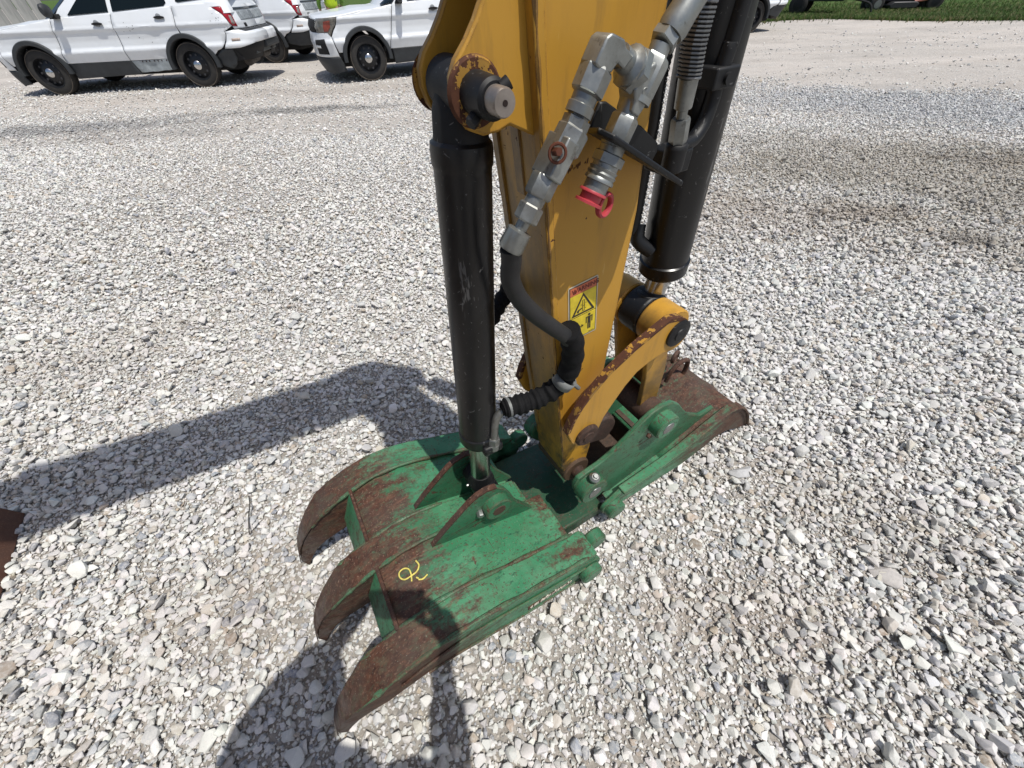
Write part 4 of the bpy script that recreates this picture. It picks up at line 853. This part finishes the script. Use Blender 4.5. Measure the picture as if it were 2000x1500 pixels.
    # cladding
    if kind == 1:
        patch([(-.47, .25), (-.52, .25)][:1]+[(-.50, .485), (-1.655, .485), (-1.72, .27), (-.53, .25)], 'sill_cladding', CLAD, off=.004, sides=(1,))
        patch([(-.50, .485), (-1.655, .485), (-1.72, .27), (-.53, .25)], 'sill_cladding', CLAD, off=.004, sides=(-1,))
        pn = patch([(-1.665, .480), (-1.73, .300), (-1.80, .296), (-1.95, .305), (-2.05, .298), (-2.20, .315), (-2.30, .310), (-2.41, .330), (-2.425, .41), (-2.41, .485)], 'bare_door_bottom', GREYP, off=-.002, sides=(1,), label='torn bare grey lower door panel')
        for k in range(7):
            x_ = -1.86-.075*k+random.uniform(-.02, .02); patch([(x_, .455), (x_-.022, .457), (x_-.020, .480), (x_-.002, .478)], 'torn_clip', m_plain('rust_clip', (.05, .02, .02), .8) if 'rust_clip' not in bpy.data.materials else bpy.data.materials['rust_clip'], off=.003, thick=.003, sides=(1,))
        for k in range(22):
            x_, z_ = random.choice([(random.gauss(-2.15, .14), random.gauss(.80, .06)), (random.gauss(-1.98, .10), random.gauss(.95, .04)), (random.gauss(-3.62, .06), random.gauss(1.03, .04))]); r_ = random.uniform(.004, .009)
            patch([(x_-r_, z_), (x_, z_-r_), (x_+r_, z_), (x_, z_+r_*.8)], 'paint_chip', DARK, off=.003, thick=.001, sides=(1,), ds=9, dz=9)
    else:
        patch([(-.50, .485), (-2.42, .485), (-2.40, .29), (-.53, .25)], 'sill_cladding', CLAD, off=.004)
        patch([(-3.36, .40), (-3.34, .50), (-3.50, .590), (-3.75, .590), (-4.2, .645), (-4.5, .650), (-4.5, .33), (-3.6, .34)], 'rear_valance', CLAD, off=.0)
    for cx in (0, -2.865):
        for sd in (1, -1):
            b = B(); rs = []
            for k in range(33):
                a = R(-4+188*k/32) if cx == 0 else R(-6+192*k/32)
                yo = (1.003 if cx == 0 else 1.006); ring = []
                for rr_, yy in ((.412, .80), (.412, yo+.004), (.424, yo+.014), (.474, yo+.012), (.486, yo-.006), (.486, .93)): ring.append((cx+rr_*math.cos(a), sd*yy, .37+rr_*math.sin(a)))
                rs.append(ring)
            b.rings(rs).done('arch_moulding', CLAD, root)
            # wheel
            w = None
            b = B(); y0 = sd*.725; y1 = sd*.955
            w = b.lathe((cx, y0, .365), (cx, y1, .365), [(0, .235), (.02, .30), (.06, .345), (.14, .361), (.5, .368), (.86, .361), (.94, .345), (.985, .30), (1.0, .262), (.985, .236), (.8, .228)], 44, False).done('wheel', TYRE, root, smooth=50)
            for kk in (.345, .262): B().torus((cx, sd*(.951 if kk < .3 else .942), .365), (0, 1, 0), kk, .004, 40, 6).done('tyre_rib', TYRE_D if kk > .3 else TYRE, w)
            rim = B().lathe((cx, y0, .365), (cx, sd*.955, .365), [(.3, .225), (.90, .228), (.99, .236), (1.0, .240), (.99, .228), (.80, .216), (.66, .205), (.70, .17), (.80, .13), (.82, .10), (.84, .075)], 40, True).done('rim', RIMB, w, smooth=40)
            vh = B()
            for k in range(10):
                a = 2*math.pi*k/10; c0 = Vector((cx+.163*math.cos(a), sd*.895, .365+.163*math.sin(a)))
                vh.lathe(c0, c0+Vector((0, sd*.012, 0)), [(0, .020), (1, .018)], 10)
            vo_ = vh.done('vent_slots', m_plain('slot_grey', (.045, .045, .05), .6) if 'slot_grey' not in bpy.data.materials else bpy.data.materials['slot_grey'], rim); vo_['kind'] = 'stuff'
            B().lathe((cx, sd*.905, .365), (cx, sd*.958, .365), [(0, .076), (.5, .076), (.85, .058), (1, .020)], 24).done('hub_cap', CAPC, rim)
    # hood
    hd = B(); rows = []
    for k in range(26):
        s_ = -.50+k*(1.98/25); e = pos(s_, min(1.05, belt(min(s_, .9))+.0)); ze = e.z+.006; yy = max(e.y-.012, 0.0); row = []
        for j in range(-10, 11):
            f = j/10; row.append((e.x-.0+(.0), yy*f, ze+(.055*(1-abs(f)**2.4)+.012*math.exp(-((abs(f)-.62)/.12)**2))*min(1, yy/.5)))
        rows.append(row)
    V_ = [hd.verts(r) for r in rows]
    for a, b in zip(V_[:-1], V_[1:]):
        for i in range(20): hd.face([a[i], a[i+1], b[i+1], b[i]])
    hd.done('hood', WHITE, root, smooth=50, solid=.012)
    # greenhouse
    def gy(z): return .905-(z-1.15)/.57*.255
    gh = B(); lv = [(1.10, -.42, -.64, -3.90, -3.94, .915), (1.26, -.62, -.82, -3.86, -3.92, gy(1.26)), (1.50, -1.06, -1.22, -3.70, -3.78, gy(1.50)), (1.68, -1.42, -1.52, -3.52, -3.64, gy(1.68)), (1.745, -1.62, -1.72, -3.40, -3.56, .60), (1.77, -2.0, -2.1, -3.1, -3.3, .40)]
    rs = []
    for z, xa, xb, xc, xd, yy in lv:
        h_ = [(xa, 0), (xa-.02, yy*.5), (xb+.04, yy*.90), (xb-.06, yy*.985), ((xb+xc)/2, yy*1.0), (xc+.10, yy*.985), (xc, yy*.90), (xd, yy*.5), (xd, 0)]
        rs.append([(x, y, z) for x, y in h_]+[(x, -y, z) for x, y in reversed(h_[1:-1])])
    gh.rings(rs).done('cabin', WHITE, root, smooth=40)
    def win(poly, nm, sd):
        B().rings([[(x, sd*(gy(z)*.99+o), z) for x, z in poly] for o in (-.02, .012)]).done(nm, GLS, root, smooth=20)
    for sd in (1, -1):
        win([(-.98, 1.165), (-1.72, 1.185), (-1.80, 1.64), (-1.62, 1.64)], 'front_window', sd)
        win([(-1.80, 1.188), (-2.74, 1.232), (-2.80, 1.27), (-2.76, 1.62), (-1.88, 1.645)], 'rear_window', sd)
        win([(-2.98, 1.285), (-3.02, 1.27), (-3.52, 1.31), (-3.42, 1.55), (-3.02, 1.60)], 'quarter_window', sd)
        # mirror
        mr = B().lathe((-.80, sd*.985, 1.235), (-.80, sd*1.20, 1.245), [(0, .05), (.15, .085), (.5, .10), (.85, .09), (1, .055)], 16)
        for v in mr.bm.verts: v.co.x = -.80+(v.co.x+.80)*.62
        mo = mr.done('mirror', CLAD if sd > 0 else WHITE, root)
        B().prism([(-.86, 1.125), (-.72, 1.125), (-.76, 1.19), (-.86, 1.19)], sd*.90, sd*1.03).done('mirror_arm', DARK, mo, bevel=.01)
        for hx, hz in ((-1.46, 1.035), (-2.61, 1.085)):
            ho = B().rings([[(hx-.10*math.cos(a)*k, sd*(interp(YS, hz)+o-.008), hz+.022*math.sin(a)*k*1.0) for a in [i*math.pi/8 for i in range(16)]] for o, k in ((.0, .8), (.030, 1.0), (.045, .9))]).done('door_handle', DARK, root)
            B().lathe((hx+.01, sd*(interp(YS, hz)-.014), hz+.004), (hx+.01, sd*(interp(YS, hz)+.004), hz+.004), [(0, .052), (1, .050)], 18).done('handle_cup', m_plain('handle_cup_shade', (.40, .42, .44), .4) if 'handle_cup_shade' not in bpy.data.materials else bpy.data.materials['handle_cup_shade'], ho)  # grey disc paints the shading of the handle recess
    wf = B().rings([[(-.50, y*.82, 1.125), (-.66, y*.88, 1.14), (-1.46, y*.62, 1.675), (-1.38, y*.55, 1.675)] for y in (1, -1)]).done('windscreen', GLS, root)
    B().rings([[(-3.93, y*.74, 1.30), (-3.935, y*.74, 1.31), (-3.69, y*.56, 1.64), (-3.67, y*.56, 1.64)] for y in (1, -1)]).done('tailgate_window', GLS, root)
    # underside
    B().box((-3.60, -.70, .24), (.70, .70, .52)).done('underbody', DARK, root, bevel=.03)
    for sd in (1, -1): B().cyl((0, sd*.45, .37), (0, sd*.74, .37), .05, 12).cyl((-2.865, sd*.45, .37), (-2.865, sd*.74, .37), .05, 12).done('axle', DARK, root)
    for cx in (0, -2.865): B().prism(arc((cx, .37), .44, -10, 190, 18), -.93, .93).done('wheel_well', DARK, root) if False else None
    if kind == 1:
        B().box((-4.02, -.62, .47), (-3.84, .62, .60)).done('bumper_beam', m_plain('beam_grey', (.075, .085, .09), .5, .5), root, bevel=.01)
        B().cyl((-3.78, .12, .40), (-3.78, .66, .37), .088, 22, .02).cyl((-3.82, -.5, .42), (-3.82, -.05, .42), .08, 22, .02).done('silencer', EXH, root)
        B().box((-3.99, .28, .50), (-3.93, .52, .585)).done('tow_bracket', m_plain('bracket_grey', (.22, .22, .21), .6, .4), root, bevel=.006)
        patch([(-3.34, .36), (-3.33, .48), (-3.50, .590), (-3.60, .585), (-3.64, .44), (-3.60, .34), (-3.52, .28)], 'torn_valance', CLAD, off=-.004, sides=(1,))
        B().rings([[(-3.66, .955, .66), (-3.70, .965, .655), (-3.70, .97, .645), (-3.66, .96, .65)], [(-3.78, .90, .44), (-3.83, .90, .43), (-3.83, .91, .42), (-3.78, .915, .43)]]).done('hanging_strip', DARK, root)
        B().box((-4.12, -.66, .53), (-3.98, .20, .66)).done('torn_valance', CLAD, root, bevel=.03)
    else:
        B().cyl((-3.85, .20, .34), (-3.85, .60, .34), .07, 18, .01).cyl((-4.05, .52, .30), (-3.85, .52, .30), .035, 14).done('silencer', EXH, root)
    return root
CG = 'white utility cars parked across the lot'
random.seed(11)
make_suv('white utility car at far left with dented rear door and missing rear valance', (-9.094, 11.009, 0), 3.218, CG, 1)
make_suv('white utility car whose tail shows between the damaged car and the centre one', (-8.773, 14.87, 0), 3.046, CG, 0)
make_suv('white utility car with nose and front wheel showing just left of the yellow arm', (-2.97, 11.10, 0), 3.511, CG, 0)
make_suv('white utility car mostly hidden behind the black cylinder, only its tail showing', (4.87, 16.25, 0), 3.36, CG, 0)

# ------------------------------------------------------------------ plank fence, mower and cart in the distance
t = NT('weathered_planks'); c = t.mix(t.ramp(t.noise(7, 6, .7, stretch=(1, 1, .15)), .3, .7), (.22, .23, .22), (.42, .42, .40)); c = t.mix(t.ramp(t.noise(3, 4, .6), .55, .75, 0, .6), c, (.28, .25, .25)); t.bump(t.noise(25, 4, .7, stretch=(1, 1, .1)), .4, .01); PLK = t.fin(c, .85)
fa = Vector((-15.1, 18.4, 0)); fdir = Vector((-.86, -.51, 0)).normalized()
fence = thing('plank_fence', 'weathered grey plank wall beyond the damaged white car at top left', 'fence', tuple(fa))
nrm = Vector((-fdir.y, fdir.x, 0)); pm = None
for k in range(20):
    a = fdir*(k*.37); b_ = a+fdir*.352
    q = [a, b_, b_+nrm*.04, a+nrm*.04]
    if pm is None:
        pb = B(); pb.rings([[p+Vector((0, 0, z)) for p in q] for z in (.05, 1.15, 2.4)]); pl = pb.done('plank', PLK, fence, bevel=.004); pm = pl
    else:
        pl = pm.copy(); COL.objects.link(pl); pl.location = a+Vector((0, 0, random.uniform(-.03, .03))); pl.parent = fence
for z in (.45, 1.9):
    B().rings([[p+Vector((0, 0, zz)) for p in (nrm*.045, fdir*7.4+nrm*.045, fdir*7.4+nrm*.09, nrm*.09)] for zz in (z, z+.10)]).done('rail', PLK, fence)

def wheel_simple(parent, c, ax, r, w, tm=TYRE, rimm=None):
    c = Vector(c); ax = Vector(ax).normalized()
    wl = B().lathe(c-ax*w/2, c+ax*w/2, [(0, r*.55), (.05, r*.85), (.2, r*.98), (.5, r), (.8, r*.98), (.95, r*.85), (1, r*.55)], 26).done('wheel', tm, parent)
    B().lathe(c-ax*w*.53, c+ax*w*.53, [(0, r*.2), (.02, r*.52), (.98, r*.52), (1, r*.2)], 20).done('rim', rimm or RIMB, wl); return wl
mw = thing('riding_mower', 'red and black riding mower standing in the grass beyond the lot', 'mower', (16.6, 21.6, 0), -.23)
GRM = m_plain('grey_rim', (.20, .21, .20), .5, .3); MRED = m_plain('faded_red_paint', (.30, .035, .035), .4, 0, .4, 5); MPK = m_plain('sun_bleached_red', (.50, .17, .13), .5, 0, .3, 5)
for y in (-.42, .42):
    wheel_simple(mw, (-1.02, y, .24), (0, 1, 0), .24, .20, rimm=GRM); wheel_simple(mw, (1.0, y, .29), (0, 1, 0), .29, .24)
B().rings([[(-.75, y, .30), (.75, y, .30), (.82, y, .42), (-.78, y, .44)] for y in (-.30, .30)]).done('frame', DARK, mw, bevel=.02)
B().prism([(-.55, .10), (.35, .10), (.42, .24), (.30, .30), (-.5, .30), (-.62, .2)], -.62, .55).done('mowing_deck', m_plain('deck_dark', (.03, .03, .032), .5), mw, bevel=.03)
B().prism([(-1.25, .44), (-.35, .44), (-.40, .85), (-.75, .95), (-1.22, .80)], -.33, .33).done('engine_hood', m_plain('mower_dark', (.022, .024, .028), .4), mw, bevel=.05)
B().prism([(.30, .40), (1.15, .40), (1.25, .55), (1.1, .80), (.35, .68)], -.45, .45).done('fender', MRED, mw, bevel=.05)
B().tube([(.25, -.47, .30), (.6, -.48, .34), (1.0, -.48, .46), (1.3, -.46, .60)], .045, 10).done('side_bar', MPK, mw)
B().tube([(.25, -.47, .42), (.55, -.48, .48), (.9, -.48, .58)], .03, 10).done('side_bar', MPK, mw)
B().prism([(.35, .80), (.85, .80), (.95, 1.25), (.85, 1.28), (.72, .92), (.35, .90)], -.25, .25).done('seat', RUB, mw, bevel=.04)
B().tube([(-.35, 0, .85), (-.15, 0, 1.10)], .02, 8).torus((-.14, 0, 1.12), (-.5, 0, .8), .17, .015, 24, 8).done('steering_wheel', RUB, mw)
ct = thing('utility_cart', 'black two wheeled utility cart at the grass edge right of the black cylinder', 'cart', (12.55, 21.7, 0), -.72)
for y in (-.50, .50): wheel_simple(ct, (0, y, .33), (0, 1, 0), .33, .20)
B().prism([(-.3, .42), (1.5, .42), (1.6, .95), (-.4, .95)], -.56, .56).done('cart_bed', m_plain('cart_dark', (.020, .024, .03), .5), ct, bevel=.03)
B().cyl((0, -.45, .33), (0, .45, .33), .035, 12).done('axle', DARK, ct)
B().box((-.36, -.40, .34), (-.30, .40, .42)).done('rear_bar', m_plain('cart_bar', (.05, .055, .06), .5), ct, bevel=.01)
B().tube([(1.5, 0, .5), (2.3, 0, .35), (2.5, 0, .1)], .03, 8).done('tow_bar', DARK, ct)

# ------------------------------------------------------------------ people
def skin(name, joints, links, mat, parent, sub=2, root=0):
    me = bpy.data.meshes.new(name); me.from_pydata([j[:3] for j in joints], links, []); me.update()
    o = bpy.data.objects.new(name, me); COL.objects.link(o); o.parent = parent; me.materials.append(mat)
    md = o.modifiers.new('skin', 'SKIN'); md.use_smooth_shade = True
    sv = me.skin_vertices[0].data
    for i, j in enumerate(joints): sv[i].radius = (j[3], j[4] if len(j) > 4 else j[3]); sv[i].use_root = (i == root)
    s = o.modifiers.new('subdivision', 'SUBSURF'); s.levels = sub; s.render_levels = sub
    return o
SKINM = m_plain('skin', (.42, .24, .16), .5, 0, .1, 20)
def person(label, loc, rz, J, shirt, trousers, hair, vest=None, held=None):
    """J: joint positions in the person's own frame (x right, y forward)"""
    p = thing('person', label, 'person', loc, rz)
    j = [(*J['pelvis'], .135, .105), (*J['waist'], .125, .095), (*J['chest'], .150, .110), (*J['neckb'], .075, .075), (*J['neck'], .055, .058), (*J['headlow'], .070, .085), (*J['head'], .080, .098), (*J['headtop'], .060, .075)]
    e = [(i, i+1) for i in range(7)]
    for sd in ('l', 'r'):
        k = len(j); j += [(*J['sh'+sd], .062), (*J['el'+sd], .044), (*J['wr'+sd], .028), (*J['ha'+sd], .036, .018)]; e += [(2, k), (k, k+1), (k+1, k+2), (k+2, k+3)]
        k = len(j); j += [(*J['hip'+sd], .095), (*J['kn'+sd], .062), (*J['an'+sd], .042), (*J['to'+sd], .038, .028)]; e += [(0, k), (k, k+1), (k+1, k+2), (k+2, k+3)]
    t = NT('body_skin'); body = skin('body', j, e, SKINM, p)
    c = [(*J['pelvis'], .142, .112), (*J['waist'], .140, .110), (*J['chest'], .165, .125), (*J['neckb'], .085, .082)]; ce = [(0, 1), (1, 2), (2, 3)]
    for sd in ('l', 'r'):
        m_ = [a*.45+b*.55 for a, b in zip(J['el'+sd], J['wr'+sd])]; k = len(c)
        fat = J.get('fat'+sd, 1.0); c += [(*J['sh'+sd], .072*fat), (*J['el'+sd], .054*fat), (*m_, .046*fat)]; ce += [(2, k), (k, k+1), (k+1, k+2)]
    skin('shirt', c, ce, shirt, p)
    c = [(*J['pelvis'], .150, .120)]; ce = []
    for sd in ('l', 'r'):
        k = len(c); m_ = [a*.12+b*.88 for a, b in zip(J['kn'+sd], J['an'+sd])]; c += [(*J['hip'+sd], .105), (*J['kn'+sd], .075), (*m_, .060)]; ce += [(0, k), (k, k+1), (k+1, k+2)]
    skin('trousers', c, ce, trousers, p)
    if vest:
        skin('vest', [(J['pelvis'][0], J['pelvis'][1], J['pelvis'][2]+.02, .158, .128), (*J['waist'], .155, .125), (*J['chest'], .178, .138), (*J['neckb'], .08, .08)], [(0, 1), (1, 2), (2, 3)], vest, p)
    for sd in ('l', 'r'):  # shoes and fingers
        a = Vector(J['an'+sd]); tt = Vector(J['to'+sd]); d = (tt-a); d.z = 0; d.normalize()
        skin('shoe', [(a.x-d.x*.05, a.y-d.y*.05, .045, .045, .04), (a.x+d.x*.08, a.y+d.y*.08, .045, .048, .038), (tt.x+d.x*.05, tt.y+d.y*.05, .035, .042, .03)], [(0, 1), (1, 2)], RUB, p)
        w_ = Vector(J['wr'+sd]); h_ = Vector(J['ha'+sd]); fd = (h_-w_).normalized(); side = fd.cross(Vector((0, 0, 1)));
        side = side.normalized() if side.length > .1 else Vector((0, 1, 0)); cu = Vector(J.get('curl'+sd, (0, 0, -1))); cu = (cu-fd*cu.dot(fd)).normalized(); side = fd.cross(cu)
        for q, (off, ln) in enumerate(((-.030, .062), (-.010, .074), (.010, .070), (.029, .055))):
            b0_ = h_+side*off*.9-fd*.008; b1_ = b0_+fd*ln*.45; b2_ = b1_+(fd*.7+cu*.7)*ln*.35; b3_ = b2_+(fd*.2+cu*.95)*ln*.28
            skin('finger', [(*b0_, .0095), (*b1_, .0088), (*b2_, .0080), (*b3_, .0068)], [(0, 1), (1, 2), (2, 3)], SKINM, body, 1)
        tb = h_-fd*.035-side*.032*(1 if sd == 'l' else -1); t1_ = tb+(fd*.5-side*(1 if sd == 'l' else -1)*.6+cu*.4).normalized()*.035; t2_ = t1_+(fd*.8+cu*.4).normalized()*.03
        skin('thumb', [(*tb, .0115), (*t1_, .0105), (*t2_, .008)], [(0, 1), (1, 2)], SKINM, body, 1)
    # head details
    H = Vector(J['head']); fw = (Vector(J['face'])).normalized(); rt = fw.cross(Vector((0, 0, 1))).normalized(); up_ = rt.cross(fw)
    B().lathe(H+fw*.085-up_*.035, H+fw*.122-up_*.048, [(0, .016), (.6, .013), (1, .006)], 10).done('nose', SKINM, body)
    B().lathe(H+fw*.090-up_*.075-rt*.022, H+fw*.090-up_*.075+rt*.022, [(0, .002), (.5, .007), (1, .002)], 8).done('mouth', m_plain('lips', (.34, .13, .11), .5), body)
    for s_ in (-1, 1):
        B().lathe(H+fw*.080+rt*.032*s_+up_*.005, H+fw*.100+rt*.032*s_+up_*.005, [(0, .012), (.6, .010), (1, .003)], 10).done('eye', m_plain('eye_white', (.6, .6, .58), .2), body)
        B().torus(H+rt*.080*s_-up_*.01, rt, .022, .009, 14, 6).done('ear', SKINM, body)
    hb_ = B()
    for a in range(9):
        pass
    hr = []
    for q in range(8):
        ph = q/7*1.75; hr.append([H-fw*.012+up_*(.035+math.cos(ph)*.085)+(rt*math.cos(th)*.088+fw*math.sin(th)*.102)*math.sin(ph)*(1.0 if math.sin(th) < .5 or ph < 1.15 else .93) for th in [k*2*math.pi/18 for k in range(18)]])
    hb_.rings(hr, True).done('hair', hair, p)
    return p
HVY = m_plain('hi_vis_vest_yellow', (.62, .86, .03), .6, 0, .25, 8); HVG = m_plain('hi_vis_green_cloth', (.16, .33, .05), .7, 0, .3, 8)
J1 = dict(pelvis=(0, 0, .95), waist=(0, 0, 1.10), chest=(0, -.01, 1.32), neckb=(0, -.01, 1.46), neck=(0, 0, 1.52), headlow=(0, .02, 1.58), head=(0, .02, 1.66), headtop=(0, .01, 1.72),
  shl=(-.19, 0, 1.40), ell=(-.30, .02, 1.12), wrl=(-.31, .14, .92), hal=(-.31, .18, .85), shr=(.19, 0, 1.40), elr=(.27, .04, 1.12), wrr=(.20, .24, 1.02), har=(.17, .31, 1.0),
  hipl=(-.10, 0, .90), knl=(-.12, .03, .50), anl=(-.13, 0, .09), tol=(-.14, .12, .045), hipr=(.10, 0, .90), knr=(.12, .05, .50), anr=(.14, 0, .09), tor=(.16, .12, .045), face=(0, 1, -.1), curll=(.5, .5, 0), curlr=(-1, 0, 0))
person('person in a yellow green high visibility vest standing between two white cars', (-4.10, 13.55, 0), .25, J1, HVG, m_plain('dark_work_trousers', (.03, .032, .04), .8), m_plain('brown_hair', (.04, .025, .015), .6), HVY)
# the photographer, standing behind the camera with a phone held out in both hands
dn = Vector(_F)
pc_ = -dn*.012
PH = []
for (sx, sy, nm, vo_, th_) in ((.0745, .0360, 'phone', 0, .004),):
    b = B(); ctr = Vector((0, 0, CAM_H))-dn*.016+_U2*(-.008)
    cn = [ctr+_R2*a*sx+_U2*c_*sy for a, c_ in ((-1, -1), (1, -1), (1, 1), (-1, 1))]
    b.rings([[q-dn*th_ for q in cn], [q+dn*th_ for q in cn]])
    ph = b.done('phone', m_plain('phone_glass', (.02, .02, .022), .15), None, bevel=.003); tag(ph, 'black phone held level in both hands of the photographer', 'phone')
gl = Vector((0, 0, CAM_H))-dn*.020-_R2*.098-_U2*.022; gr = Vector((0, 0, CAM_H))-dn*.020+_R2*.098-_U2*.022
def rel(v): return (v.x+.12, v.y+.46, v.z)
J2 = dict(pelvis=(.0, -.10, .97), waist=(.0, -.09, 1.13), chest=(.0, -.04, 1.36), neckb=(.0, .01, 1.49), neck=(.0, .08, 1.55), headlow=(.0, .14, 1.60), head=(.0, .16, 1.66), headtop=(.0, .13, 1.74),
  shl=(-.18, -.01, 1.42), ell=(-.25, .20, 1.16), wrl=rel(gl-_R2*.045-dn*.03-_U2*.05), hal=rel(gl), shr=(.18, -.01, 1.42), elr=(.25, .12, 1.09), wrr=rel(gr+_R2*.045-dn*.03-_U2*.05), har=rel(gr),
  hipl=(-.10, -.10, .91), knl=(-.12, -.09, .50), anl=(-.13, -.12, .09), tol=(-.15, .01, .045), hipr=(.10, -.10, .91), knr=(.12, -.09, .50), anr=(.14, -.13, .09), tor=(.17, .0, .045), face=(0, .75, -.65), curll=(1, .2, 0), curlr=(-1, .2, 0), fatl=1.8, fatr=1.1)
person('person in dark clothes standing behind the camera holding a phone out in both hands', (-.12, -.46, 0), 0, J2, m_plain('dark_grey_shirt', (.06, .065, .075), .8), m_plain('blue_jeans', (.05, .07, .11), .8), m_plain('dark_hair', (.02, .015, .01), .6))
